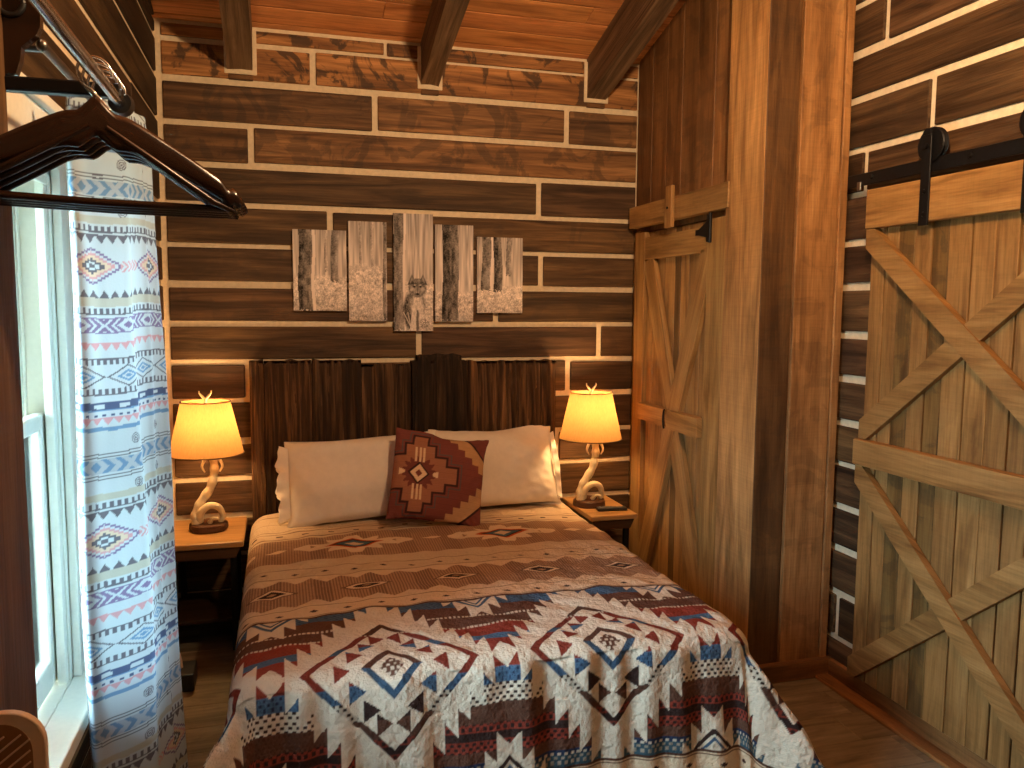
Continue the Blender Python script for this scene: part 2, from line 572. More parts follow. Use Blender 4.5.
# ---- baseboards and shoe strip on the right
mb = MB()
mb.box((CX - 0.042, CF - 0.045, 0.0), (RW, CF - 0.015, 0.078), 0, (1.05, .98, .88, 0.1))
structure(mb.build('baseboard_closet', CLOSETW, bevel=0.004, bseg=2))
mb = MB()
mb.box((RW - 0.024, NEAR, 0.0), (RW, CF - 0.045, 0.078), 1, (1.05, .98, .88, 0.1))
mb.box((RW - 0.085, NEAR, 0.0), (RW - 0.024, CF - 0.045, 0.016), 1, (1.15, 1.08, .95, 0.1))
structure(mb.build('baseboard_right', CLOSETW, bevel=0.004, bseg=2))

# ---- window: casing, jambs, two sashes, stool
win = MB()
cas = 0.14
for lo, hi in (((0.0, WY1, WZ0), (0.02, WY1 + cas, WZ1 + 0.12)), ((0.0, WY0 - cas, WZ0), (0.02, WY0, WZ1 + 0.12)),
               ((0.0, WY0 - 0.001, WZ1), (0.02, WY1 + 0.001, WZ1 + 0.12)), ((0.0, WY0 - cas - .02, WZ1 + 0.12), (0.035, WY1 + cas + .02, WZ1 + 0.145))):
    win.box(lo, hi, 2)
# jamb liners, stepped so the vertical tracks read
for lo, hi in (((-0.12, WY1 - 0.02, WZ0), (0, WY1, WZ1)), ((-0.12, WY0, WZ0), (0, WY0 + 0.02, WZ1)), ((-0.12, WY0, WZ1 - 0.02), (0, WY1, WZ1)),
               ((-0.025, WY1 - 0.045, WZ0), (-0.005, WY1 - .02, WZ1)), ((-0.072, WY1 - 0.04, WZ0), (-0.066, WY1 - .02, WZ1)),
               ((-0.025, WY0 + .02, WZ0), (-0.005, WY0 + 0.045, WZ1)), ((-0.012, WY0, WZ1 - 0.04), (-0.002, WY1, WZ1 - .02))):
    win.box(lo, hi, 2)
wo = structure(win.build('window_1', WHITE, bevel=0.003, bseg=2))
mb = MB()
mb.box((-0.12, WY0 - 0.0, WZ0 - 0.035), (0.0, WY1 + 0.0, WZ0), 1)
mb.box((0.0, WY0 - 0.18, WZ0 - 0.035), (0.075, WY1 + 0.18, WZ0), 1)
mb.build('window_stool', WHITE, wo, bevel=0.004, bseg=2)
mb = MB()
mb.box((0.0, WY0 - 0.16, WZ0 - 0.17), (0.02, WY1 + 0.16, WZ0 - 0.035), 1, (1.3, 1.2, 1.1, 0.1))
mb.build('window_apron', CLOSETW, wo, bevel=0.003)


def sash(name, x, z0, z1, rail):
    mb = MB()
    y0, y1, st = WY0 + 0.02, WY1 - 0.02, 0.045
    for lo, hi in (((x, y0, z0), (x + 0.028, y0 + st, z1)), ((x, y1 - st, z0), (x + 0.028, y1, z1)),
                   ((x, y0 + st, z0), (x + 0.028, y1 - st, z0 + rail)), ((x, y0 + st, z1 - 0.04), (x + 0.028, y1 - st, z1))):
        mb.box(lo, hi, 1)
    s_ = mb.build(name, WHITE, wo, bevel=0.006, bseg=2)
    g = MB()
    g.box((x + 0.012, y0 + st - .005, z0 + rail - .005), (x + 0.015, y1 - st + .005, z1 - 0.04 + .005), 1)
    g.build('glass_pane', GLASS, s_)


sash('lower_sash', -0.058, WZ0 + 0.005, 1.285, 0.07)
sash('upper_sash', -0.1, 1.245, WZ1 - 0.02, 0.04)

# ground outside
mb = MB()
mb.box((-40, -30, -0.8), (-0.14, 40, -0.6), 0)
structure(mb.build('ground', GROUND))

# ---- heavy timber post beside the window
mb = MB()
mb.box((0.0, 1.30, 0.0), (0.10, 1.556, 3.5), 2, (0.40, .41, .41, 0.1))
mb.box((0.0, 1.10, 0.0), (0.085, 1.297, 3.5), 2, (0.3, .28, .26, 0.1))
o = mb.build('timber_post', CLOSETW, bevel=0.006, bseg=2)
structure(o)
tag(o, 'dark brown rough timber post in front of the window edge', 'post')

# ------------------------------------------------------------ closet door
cd = empty('closet_door', (CX, 3.6, 0.03), 'narrow honey pine X-braced closet door beside the bedside lamp', 'door')


def local(x, y, z):
    return (x - CX, y - 3.6, z - 0.03)


def lbox(mb, lo, hi, *a, **k):
    mb.box(local(*lo), local(*hi), *a, **k)


dz0, dz1, dy0, dy1 = 0.03, 1.945, 3.15, 4.065
mb = MB()
pys = [dy0, 3.30, 3.40, 3.515, 3.60, 3.66, 3.77, 3.90, dy1]
for i in range(len(pys) - 1):
    k = R.uniform(0.85, 1.08)
    if abs((pys[i] + pys[i + 1]) / 2 - 3.63) < 0.02:
        k = 0.42
    lbox(mb, (CX - 0.002, pys[i] + .001, dz0), (CX + 0.02, pys[i + 1] - .001, dz1), 2, (k, k * .97, k * .92, 0.08))
mb.build('door_planks', PINE, cd, bevel=0.002)
fr = 0.032
for nm, lo, hi, g in (('stile', (CX - fr, dy0, dz0), (CX - .002, 3.30, dz1), 2), ('stile', (CX - fr, 3.955, dz0), (CX - .002, dy1, dz1), 2),
                      ('top_rail', (CX - fr + .001, 3.30, 1.80), (CX - .002, 3.955, 1.915), 1), ('bottom_rail', (CX - fr + .001, 3.30, dz0 + .005), (CX - .002, 3.955, 0.16), 1)):
    mb = MB()
    k = R.uniform(.95, 1.05)
    lbox(mb, lo, hi, g, (k, k, k * .95, 0))
    mb.build(nm, PINE, cd, bevel=0.003, bseg=2)


def slanted(plane_x0, plane_x1, p, q, w, tone, root_loc, name, parent, mat=PINE, clip=None):
    """a board between two (y, z) points lying against a side-facing door"""
    (ya, za), (yb, zb) = p, q
    d = Vector((0, yb - ya, zb - za))
    Ld = d.length
    ang = math.atan2(zb - za, yb - ya)
    Mx = Matrix.Translation(Vector((0, (ya + yb) / 2, (za + zb) / 2)) - Vector((0, root_loc[1], root_loc[2]))) @ Matrix.Rotation(ang, 4, 'X')
    mb = MB()
    mb.box((plane_x0 - root_loc[0], -Ld / 2, -w / 2), (plane_x1 - root_loc[0], Ld / 2, w / 2), 1, tone, mat=Mx)
    return mb.build(name, mat, parent, bevel=0.003, bseg=2)


rl = cd.location
slanted(CX - fr + .003, CX - .002, (3.915, 1.80), (3.30, 0.17), 0.115, (.97, .95, .9, 0), rl, 'brace', cd)
slanted(CX - fr + .001, CX - .002, (3.30, 1.80), (3.93, 0.17), 0.115, (1.03, 1.0, .95, 0), rl, 'brace', cd)
mb = MB()                                                          # mid rail in two pieces, rounded ends meeting at a finger hole
for s_, (a, b) in ((1, (3.645, 3.95)), (-1, (3.31, 3.625))):
    ol = []
    if s_ == -1:
        ol = [(a, .955), (b - .03, .955)] + [(b - .03 + .03 * math.sin(t), 1.0 - .045 * math.cos(t)) for t in [PI * i / 8 for i in range(1, 8)]] + [(b - .03, 1.045), (a, 1.045)]
    else:
        ol = [(a, .96), (b, .96), (b, 1.045), (a, 1.045), (a + .018, 1.0)]
    mb.prism([(y_ - rl[1], z_ - rl[2]) for y_, z_ in ol], -fr - .022, -.004, (1.0, .97, .92, 0), axes=(1, 2, 0))
mb.build('mid_rail', PINE, cd, bevel=0.003)
mb = MB()
mb.tube([local(CX - fr - .014, 3.636, 1.0 + .05 * math.cos(t)) if False else local(CX - fr - .024, 3.632 + .012 * math.sin(t), 1.0 + .046 * math.cos(t)) for t in [PI * i / 8 for i in range(9)]], 0.005, 6)
mb.build('finger_pull', BLACKM, cd)
mb = MB()                                                          # T hinge at the top of the door
lbox(mb, (CX - fr - .006, 3.262, 1.845), (CX - fr, 3.30, 1.965), 2)
mb.prism([(y_ - rl[1], z_ - rl[2]) for y_, z_ in [(3.30, 1.935), (3.37, 1.905), (3.40, 1.905), (3.40, 1.88), (3.37, 1.88), (3.30, 1.865)]], -fr - .006, -fr, axes=(1, 2, 0))
mb.tube([local(CX - fr - .006, 3.268, 1.84), local(CX - fr - .006, 3.268, 1.97)], 0.008, 8)
mb.build('hinge', BLACKM, cd)

# header board over the closet door, with a wooden turn latch
hd = empty('door_header', (CX, 3.6, 1.97), 'horizontal pine header board above the narrow closet door', 'trim board')
mb = MB()
mb.box((-0.050, 3.105 - 3.6, 0.005), (-0.0005, 4.12 - 3.6, 0.115), 1, (1.0, .97, .92, 0.1))
mb.build('header_board', PINE, hd, bevel=0.004, bseg=2)
mb = MB()
mb.box((-0.072, 3.585 - 3.6, -0.035), (-0.051, 3.655 - 3.6, 0.165), 2, (1.08, 1.02, .95, 0))
lt = mb.build('turn_latch', PINE, hd, bevel=0.004, bseg=2)
mb = MB()
mb.tube([(-0.077, 3.62 - 3.6, 0.06), (-0.070, 3.62 - 3.6, 0.06)], 0.006, 10)
mb.build('screw_head', BLACKM, lt)

# --------------------------------------------------- sliding barn door
BX = 2.706                                                        # plank face
bd = empty('barn_door', (2.73, 2.165, 0.09), 'large honey pine double-X sliding barn door hanging on black track', 'door')
bl = bd.location
L3 = lambda x, y, z: (x - bl[0], y - bl[1], z - bl[2])
B0, B1, Z0, Z1 = 1.675, 2.640, 0.09, 2.0
mb = MB()
pls = [B1, 2.56, 2.495, 2.418, 2.335, 2.265, 2.165, 2.075, 1.985, 1.90, 1.81, 1.74, B0]
tones = [1.0, 0.97, 0.52, 0.92, 0.55, 0.95, 1.02, 0.9, .85, 1, .8, .95]
for i in range(len(pls) - 1):
    k = tones[i]
    gp = 0.006 if i in (0, 3, 5, 7, 8) else 0.0012
    mb.box(L3(BX, pls[i + 1] + gp, Z0), L3(BX + 0.02, pls[i] - .001, Z1), 2, (k, k * (.95 if k > .7 else 1.0), k * .88, 0.10 if k > .7 else 0.35))
mb.box(L3(BX + .012, B0 + .01, Z0 + .01), L3(BX + 0.026, B1 - .01, Z1 - .01), 2, (0.12, .1, .1, 0))
mb.build('door_planks', PINE, bd, bevel=0.002)
for nm, zz0, zz1, th in (('top_rail', 1.853, 2.0, .032), ('mid_rail', 0.948, 1.048, .040), ('bottom_rail', Z0, Z0 + .012, .002)):
    if nm == 'bottom_rail':
        continue
    mb = MB()
    mb.box(L3(BX - th, B0 - .008, zz0), L3(BX, B1 + .004, zz1), 1, (1.06, 1.0, .92, 0.05))
    mb.build(nm, PINE, bd, bevel=0.005, bseg=2)
def cut_brace(x0, x1, zlo, zhi, falling, hv, tone):
    # a diagonal board trimmed plumb at the door edges and level at the rails
    ya, yb = B0 + .004, B1 - .004
    c0, c1 = zlo + .02, zhi - .02
    if falling:                                                   # high at the far edge
        za, zb = c0, c1
    else:
        za, zb = c1, c0
    k = (zb - za) / (yb - ya)
    poly = [(ya, za - hv), (yb, zb - hv), (yb, zb + hv), (ya, za + hv)]

    def clip(P, zc, keep_below):
        out = []
        for i in range(len(P)):
            p, q_ = P[i], P[(i + 1) % len(P)]
            ip, iq = ((p[1] <= zc) == keep_below), ((q_[1] <= zc) == keep_below)
            if ip:
                out.append(p)
            if ip != iq:
                t_ = (zc - p[1]) / (q_[1] - p[1])
                out.append((p[0] + t_ * (q_[0] - p[0]), zc))
        return out
    poly = clip(clip(poly, zhi, True), zlo, False)
    mb = MB()
    mb.prism([(p_ - bl[1], q_ - bl[2]) for p_, q_ in poly], x0 - bl[0], x1 - bl[0], tone, axes=(1, 2, 0))
    return mb.build('brace', PINE, bd, bevel=0.003, bseg=2)


for (za, zb) in ((1.05, 1.851), (0.095, 0.947)):
    cut_brace(BX - .022, BX, za, zb, False, .051, (.93, .9, .84, .05))
    cut_brace(BX - .030, BX - .003, za, zb, True, .051, (1.0, .95, .88, .05))
for yc in (2.345, 1.938):                                          # strap hangers with grooved wheels on the track
    mb = MB()
    mb.box(L3(BX - .040, yc - .021, 1.84), L3(BX - .033, yc + .021, 2.145), 2)
    mb.prism([(yc + .021 * math.cos(t) - bl[1], 2.145 + .022 * math.sin(t) - bl[2]) for t in [PI * i / 8 for i in range(9)]], BX - .040 - bl[0], BX - .033 - bl[0], axes=(1, 2, 0))
    hg = mb.build('strap_hanger', BLACKM, bd, bevel=0.001)
    w = MB()
    Mw = Matrix.Translation(L3(BX - .012, yc, 2.113)) @ Matrix.Rotation(PI / 2, 4, 'Y')
    pr = [(0.004, -.013), (0.057, -.013), (0.060, -.009), (0.046, -.002), (0.046, .002), (0.060, .009), (0.057, .013), (0.004, .013)]
    P = [[Mw @ Vector((r_ * math.cos(2 * PI * k / 28), r_ * math.sin(2 * PI * k / 28), z_)) for k in range(28)] for r_, z_ in pr]
    w.grid(P, closed_v=True, smooth=False)
    w.tube([L3(BX - .048, yc, 2.108), L3(BX + .006, yc, 2.108)], 0.010, 10)
    w.build('wheel', BLACKM, hg)
    for zz in (1.878, 1.955):
        b = MB()
        b.tube([L3(BX - .047, yc, zz), L3(BX - .039, yc, zz)], [0.007, 0.009], 6)
        b.build('bolt', BLACKM, hg)

tr = empty('barn_door_track', (2.73, 1.9, 2.05), 'black flat iron track rail bolted to the log wall over barn door', 'rail')
mb = MB()
mb.box((2.690 - 2.73, 0.75 - 1.9, 2.022 - 2.05), (2.698 - 2.73, 2.775 - 1.9, 2.070 - 2.05), 1)
mb.build('rail', BLACKM, tr, bevel=0.002)
for yb in (2.64, 2.18, 1.72, 1.26, 0.84):
    b = MB()
    b.tube([(2.684 - 2.73, yb - 1.9, 0), (2.691 - 2.73, yb - 1.9, 0)], [0.008, 0.011], 6)
    b.tube([(2.698 - 2.73, yb - 1.9, 0), (2.752 - 2.73, yb - 1.9, 0)], 0.011, 10)
    b.build('spacer_bolt', BLACKM, tr)
b = MB()
b.box((2.683 - 2.73, 2.690 - 1.9, -0.045), (2.690 - 2.73, 2.712 - 1.9, -0.012), 2)
b.build('end_stop', DARKSTEEL, tr, bevel=0.002)

# ------------------------------------------------------------------- bed
XL, XR, YF, YH, TOP = 0.368, 1.985, 2.205, 4.06, 0.528
bed = empty('bed', ((XL + XR) / 2, 3.1, 0), 'large bed with dark rough plank headboard against the log wall', 'bed')
bo = bed.location
mb = MB()
mb.box((XL + .05 - bo[0], YF + .07 - bo[1], 0.09), (XR - .05 - bo[0], YH - .02 - bo[1], 0.27), 1, (.4, .35, .3, 0))
for sx in (XL + .12, XR - .16):
    for sy in (YF + .15, YH - .2):
        mb.box((sx - bo[0], sy - bo[1], 0), (sx + .06 - bo[0], sy + .06 - bo[1], .1), 2, (.3, .3, .3, 0))
mb.build('bed_frame', CLOSETW, bed, bevel=0.01, bseg=2)
mb = MB()
mb.box((XL + .045 - bo[0], YF + .05 - bo[1], 0.27), (XR - .045 - bo[0], YH - .005 - bo[1], 0.495), 1)
mb.build('mattress', SHEET, bed, bevel=0.035, bseg=4)


def plank_relief(x0, x1, z1, y, th, seed, amp, tone, round_top=0.0, parent=None, name='headboard_plank', mat=None):
    rs = np.random.RandomState(seed)
    nx, nz = max(4, int((x1 - x0) / 0.006)), 40
    prof = rs.uniform(-1, 1, nx + 1)
    prof = np.convolve(np.pad(prof, 2, mode='edge'), [.15, .25, .3, .25, .15], 'valid') * 2.2
    z0 = 0.12
    P, U = [], []
    for i in range(nz + 1):
        f = i / nz
        row, ru = [], []
        for j in range(nx + 1):
            g = j / nx
            zt = z1 + 0.004 * math.sin(j * .45 + seed) + .003 * math.sin(j * .17 + 2 * seed) - (round_top * max(0, abs(2 * g - 1) - .78) ** 2 * 20 if round_top else 0)
            z = z0 + (zt - z0) * f
            ed = min(g, 1 - g)
            yy = y - amp * 1.25 * (prof[j] * (0.7 + 0.5 * math.sin(4 * z + seed + j * .6)) + .25 * math.sin(23 * z + j * 1.3 + seed)) + (0.012 if ed < 0.01 else 0)
            if f == 1:
                yy += .006
            row.append((x0 + (x1 - x0) * g - bo[0], yy - bo[1], z))
            ru.append((z + seed * 1.3, x0 + g * (x1 - x0) + seed))
        P.append(row); U.append(ru)
    mb = MB()
    mb.grid(P, tone, smooth=False, uvs=U)
    zt = z1 - .004
    lo, hi = (x0 + .001 - bo[0], y + .004 - bo[1], z0), (x1 - .001 - bo[0], y + th - bo[1], zt - (0.03 if round_top else 0))
    mb.box(lo, hi, 2, tone)
    if round_top:
        mb.box((x0 + .03 - bo[0], lo[1], zt - .04), (x1 - .03 - bo[0], hi[1], zt - .002), 2, tone)
    else:
        # top cap from relief to slab
        mb.box((lo[0], lo[1], zt - .01), (hi[0], hi[1], zt), 2, tone)
    return mb.build(name, mat or BARK, parent)


hb = MB()
hb.box((0.40 - bo[0], 4.10 - bo[1], 0.1), (1.92 - bo[0], 4.145 - bo[1], 1.24), 0, (.4, .4, .4, 0))
hbo = hb.build('headboard', BARK, bed)
for (x0, x1, z1, y, amp, tone, rt, sd) in ((0.377, 0.442, 1.283, 4.075, .006, (1.5, 1.35, 1.15, 0), 0, 3), (0.444, 0.668, 1.281, 4.08, .007, (1.05, .95, .85, 0), 0, 5),
                                           (0.670, 0.910, 1.280, 4.085, .006, (.85, .8, .75, 0), 0, 7), (0.912, 1.160, 1.258, 4.09, .006, (1.0, .92, .82, 0), 0, 9),
                                           (1.162, 1.445, 1.305, 4.06, .003, (.38, .36, .36, 0), 1, 11), (1.447, 1.672, 1.268, 4.088, .010, (1.25, 1.12, .98, 0), 0, 13),
                                           (1.674, 1.85, 1.268, 4.086, .011, (1.15, 1.05, .9, 0), 0, 17), (1.852, 1.936, 1.268, 4.08, .008, (1.5, 1.35, 1.15, 0), 0, 19)):
    plank_relief(x0, x1, z1, y, 4.146 - y, sd, amp, tone, rt, hbo)

# ------------------------------------------------------- quilt pattern
CREAM = np.array(srgb(222, 208, 186))
TAN = np.array(srgb(208, 184, 154)); MID = np.array(srgb(172, 138, 110)); MID2 = np.array(srgb(144, 112, 90))
BROWN = np.array(srgb(100, 68, 54)); DARK = np.array(srgb(58, 42, 38)); REDC = np.array(srgb(140, 62, 48))
BLUE = np.array(srgb(78, 106, 134)); NAVY = np.array(srgb(44, 56, 82)); TEAL = np.array(srgb(62, 88, 100)); ORNG = np.array(srgb(190, 86, 44))


def setc(C, mask, col):
    C[mask] = col


def fract(x):
    return x - np.floor(x)


def tri(x):
    return 1 - np.abs(2 * fract(x) - 1)


def quilt_color(X, V):
    """X across the bed, V along it (in metres); cloth colour only"""
    C = np.empty(X.shape + (3,))
    C[:] = TAN
    P = 0.67
    dx = (fract((X - 0.815) / P + 0.5) - 0.5) * P            # offset from the nearest big medallion
    ax = np.abs(dx)
    bx = P / 2 - ax                                           # distance from the line midway between two medallions
    knit = (fract(X / 0.011) < 0.45)
    # ---- field, centre v 2.24
    y = V - 2.24
    y = np.where(y < 0, y * 1.11, y)
    ay = np.abs(y)
    F = ay < 0.415
    bands = [(.415, BLUE), (.352, BROWN), (.275, BROWN), (.20, REDC), (.125, BLUE), (.085, REDC), (-.03, REDC), (-.05, BLUE), (-.10, CREAM), (-.165, BROWN),
             (-.225, REDC), (-.255, DARK), (-.28, REDC), (-.32, BROWN), (-.355, NAVY), (-.375, TEAL), (-.415, TEAL)]
    B = np.empty_like(C); B[:] = BROWN
    for lim, col in bands:
        B[y < lim] = col
    dots = (fract(X / 0.021 + 0.5 * (np.floor(y / 0.0155) % 2)) < 0.5) & (fract(y / 0.0155) < 0.62)
    zone = (y < -.10) & (y > -.165)
    B[zone & dots] = DARK
    B[(y < -.05) & (y > -.10) & dots & knit] = NAVY
    B[(np.abs(y + .24) < .014) & dots] = DARK
    B[(np.abs(y + .30) < .018) & dots] = DARK * .9
    B[(np.abs(y + .365) < .010) & dots] = CREAM * .8
    B[(np.abs(y + .395) < .016) & dots] = CREAM * .45
    B[(y > .35) & (fract(X / 0.016 + y / .02) < .25)] = NAVY * 1.3
    for yc in (.275, .20):
        B[(np.abs(y - yc) < .006) & (fract(X / .014) < .6)] = CREAM * .9
    speck = (fract(X / 0.0135 + .5 * (np.floor(y / .0125) % 2)) < .3) & (fract(y / .0125) < .4)
    B[speck & (y > -.35) & (y < .35) & (np.abs(y + .13) > .04)] *= 0.72
    # serrated cream star round each medallion
    TW = 0.0375
    bq, fb = np.floor(bx / TW) * TW, fract(bx / TW)
    edge = 0.475 * (1 - (P / 2 - bq - TW / 2) / 0.338) + 0.052 * (.5 - fb)
    star = (ay < edge)
    C2 = B.copy()
    setc(C2, star, CREAM)
    # small diamond between two medallions
    setc(C2, (bx / 0.046 + ay / 0.036) < 1, CREAM)
    # half medallions at both borders, midway between: serrated cream crown with nested chevrons
    hy = 0.415 - ay
    crown = hy < 0.155 - .0565 * np.floor(bx / TW) - .042 * (1 - fb)
    setc(C2, crown & (bx < .16), CREAM)
    m2 = bx / 0.068 + hy / 0.078
    up = y > 0
    setc(C2, (m2 < 1.0) & (m2 > .76), DARK)
    setc(C2, (m2 < 1.0) & (m2 > .76) & up, BLUE * .8)
    setc(C2, (m2 < .60) & (m2 > .44), BLUE * .7)
    setc(C2, (m2 < .44), CREAM * .93)
    # big outlined diamond
    yy = np.where(y > 0, ay / 0.262, ay / 0.288)
    m = ax / 0.245 + yy
    setc(C2, m < 1.05, CREAM)
    oc = B * 0.72
    oc[(y > .02) & (np.all(np.isclose(B, CREAM), -1))] = BROWN
    ol = (m < 1.05) & (m > 0.935)
    C2[ol] = oc[ol]
    an = ax / 0.245
    trg = np.zeros(m.shape, dtype=bool)
    for tip, out, yc, hh in ((.48, .67, 0, .12), (.31, .51, .25, .13), (.15, .35, .46, .13), (.012, .19, .63, .13)):
        trg |= (an > tip) & (an < out) & (np.abs(yy - yc) < hh * (an - tip) / (out - tip))
    C2[trg] = (B * .85)[trg]
    dark_in = trg & np.all(B > .4, -1)
    C2[dark_in] = DARK
    setc(C2, (m < .36) & (m > .25), BROWN * .8)
    lowb = (m < .36) & (m > .25) & (y < 0)
    C2[lowb] = BLUE * .6
    setc(C2, (m < .15), BROWN)
    dd = (m < .15) & dots
    C2[dd] = CREAM * .8
    C[F] = C2[F]
    # ---- brown piping lines
    setc(C, np.abs(ay - 0.418) < .0055, BROWN * .8)
    # ---- tick bands on both sides of the field, mirrored
    h = ay - 0.418
    t1 = (h > 0.005) & (h < 0.10)
    C[t1] = TAN * 1.18
    setc(C, (np.abs(h - .012) < .002) | (np.abs(h - .092) < .0022), MID2 * .6)
    tk = t1 & (np.abs(h - .045) < .009 * (1 - np.abs(fract(X / .112) - .5) / .14)) & (np.abs(fract(X / .112) - .5) < .14)
    C[tk] = DARK * 1.3
    # zigzag band
    z = (h > .10) & (h < .405)
    zz = .045 * tri(X / .112)
    inner = z & (h > .115 + zz) & (h < .39 - .045 * tri(X / .112 + .5))
    C[z] = TAN * 1.15
    rib = np.where(knit[..., None], MID2 * .82, MID * 1.1)
    C[inner] = rib[inner]
    px = (fract((X - .812) / .335 + .5) - .5) * .335
    d = np.abs(px) / .095 + np.abs(h - .255) / .05
    setc(C, d < 1.0, MID2 * .7)
    setc(C, d < .82, TAN * 1.2)
    setc(C, d < .56, DARK)
    setc(C, d < .22, MID)
    # second tick band
    t2 = (h > .405) & (h < .51)
    C[t2] = TAN * 1.02
    setc(C, (np.abs(h - .412) < .0022) | (np.abs(h - .503) < .0025), MID2 * .7)
    tk = t2 & (np.abs(h - .455) < .009 * (1 - np.abs(fract(X / .112 + .5) - .5) / .14)) & (np.abs(fract(X / .112 + .5) - .5) < .14)
    C[tk] = DARK * 1.5
    # plain light band
    C[(h > .51) & (h < .595)] = TAN * 1.0
    # star band
    sb = (h > .595) & (h < .945)
    C[sb] = np.where(knit[..., None], MID2 * .95, MID * 1.05)[sb]
    sx = (fract((X - .811) / .655 + .5) - .5) * .655
    sy = h - .775
    ds = np.abs(sx) / .125 + np.abs(sy) / .075
    r_ = np.abs(sx) / .21 + np.abs(sy) / .135
    ang = np.arctan2(sy / .11, sx / .19)
    spk = .72 + .42 * tri(ang / (2 * PI) * 10)
    setc(C, sb & (r_ < spk * 1.05) & (np.abs(sy) < .13), TAN * 1.18)
    setc(C, sb & (ds < 1.0), ORNG)
    setc(C, sb & (ds < .80), DARK * 1.2)
    setc(C, sb & (ds < .62), TEAL * 1.35)
    setc(C, sb & (ds < .34), TAN)
    wing = (np.abs(np.abs(sx) - .215) < .035) & (np.abs(sy) < (.25 - np.abs(sx)) * .5 + .012)
    setc(C, sb & wing, TAN * 1.15)
    qx = (fract((X - 1.145) / .655 + .5) - .5) * .655
    setc(C, sb & (np.abs(qx) / .045 + np.abs(sy) / .028 < 1), TAN * 1.2)
    # head end bands
    hb_ = (h > .945)
    C[hb_] = TAN * .98
    for hh in (.97, 1.06, 1.09, 1.20, 1.33):
        setc(C, np.abs(h - hh) < .003, MID2 * .75)
    tk = (np.abs(h - 1.015) < .009) & (np.abs(fract(X / .112) - .5) < .12)
    C[tk] = DARK * 1.5
    # knitted grain everywhere
    gr = 0.93 + 0.10 * ((fract(X / .0085) < .5) ^ (fract(V / .0085) < .5))
    return C * gr[..., None]


# ------------------------------------------------------------- the quilt
OS, OF = 0.43, 0.50                                            # overhang at the sides and the foot
NU, NV = 690, 575
W_, L_ = XR - XL, YH - YF
S = np.linspace(-OS, W_ + OS, NU)[:, None] * np.ones((1, NV))
T = np.linspace(-OF, L_, NV)[None, :] * np.ones((NU, 1))
RR = 0.07                                                     # rounding of the mattress edge
ox = np.where(S < RR, RR - S, np.where(S > W_ - RR, S - (W_ - RR), 0))
sgn = np.where(S < W_ / 2, -1.0, 1.0)
oy = np.where(T < RR, RR - T, 0)
rho = np.hypot(ox, oy)
th = np.arctan2(oy, np.maximum(ox, 1e-9))                      # 0 side .. pi/2 foot
both = (ox > 0) & (oy > 0)
corner = np.where(both, np.sin(2 * th) ** 2, 0)
arcl = RR * PI / 2
a_ = np.clip(rho / RR, 0, PI / 2)
hx = RR * np.sin(a_)
dz = RR * (1 - np.cos(a_))
rest = np.maximum(rho - arcl, 0)
per = np.where(oy > ox, S, np.where(S < 0, -T, W_ + T))        # running coordinate along the hem
fold = (np.sin(per * 9.0 + 1.0) * .45 + np.sin(per * 21 + 2.2) * .3 + np.sin(per * 4.1) * .4)
slope = 0.09 + np.where(S < W_ / 2, 0.50, 0.36) * corner + 0.06 * fold * np.clip(rest / .3, 0, 1)
# soft gathers near the corners
slope += 0.17 * np.where(both, np.sin(9 * th + .6) * np.sin(2 * th), 0)
slope = np.clip(slope, 0.02, 0.75)
hx = hx + rest * slope
dz = dz + rest * np.sqrt(1 - slope ** 2)
ux, uy = np.cos(th) * (ox > 0), np.sin(th) * (oy > 0)
ux = np.where(oy > 0, ux, (ox > 0) * 1.0)
Xq = XL + np.clip(S, RR, W_ - RR) + sgn * ux * hx
Yq = YF + np.maximum(T, RR) - uy * hx
crown = 0.022 * (1 - np.clip(np.abs(S - W_ / 2) / (W_ / 2), 0, 1) ** 3) - 0.012
wob = np.zeros_like(Xq)
for kx, ky, ph in ((31, 12, 0), (-22, 37, 1.3), (47, -29, 2.1), (14, 53, .4), (60, 41, 3.3)):
    wob += np.sin(Xq * kx + Yq * ky + ph + 1.2 * np.sin(Xq * 7 - Yq * 9 + ph))
puff = 0.0011 * wob + 0.0035 * np.sin(Xq * 23 + 3 * np.sin(Yq * 5)) * np.sin(Yq * 17 + 2 * np.sin(Xq * 4)) + 0.004 * np.sin(Yq * 8 + 1.5 * np.sin(Xq * 3 + 1))
Zq = TOP + crown + puff * (rho < .2) - dz
Yq = Yq - .004 * wob * (oy > RR)
low = Zq < 0.012
Xq = Xq + np.where(low, sgn * ux * (0.012 - Zq) * .6, 0)
Yq = Yq - np.where(low, uy * (0.012 - Zq) * .6, 0)
Zq = np.maximum(Zq, 0.012 + 0.004 * np.abs(fold))
# keep the window side clear of the curtain and the nightstand
Xq = np.where((Xq < 0.33), 0.265 + .065 * np.exp((Xq - .33) / .065), Xq)
Xq = np.where((Yq > 3.64) & (Xq < 0.362), 0.362 + (Xq - .362) * .02, Xq)
Xq = np.where((Yq > 3.62) & (Xq > 1.992), 1.992 + (Xq - 1.992) * .02, Xq)
Cq = quilt_color(XL + S, YF + T)
q = color_grid('quilt', np.stack([Xq, Yq, Zq], -1), Cq, QUILT)
md = q.modifiers.new('thick', 'SOLIDIFY'); md.thickness = 0.010; md.offset = -1
tag(q, 'tan and cream quilt with red and blue southwestern diamonds covering the bed', 'quilt')


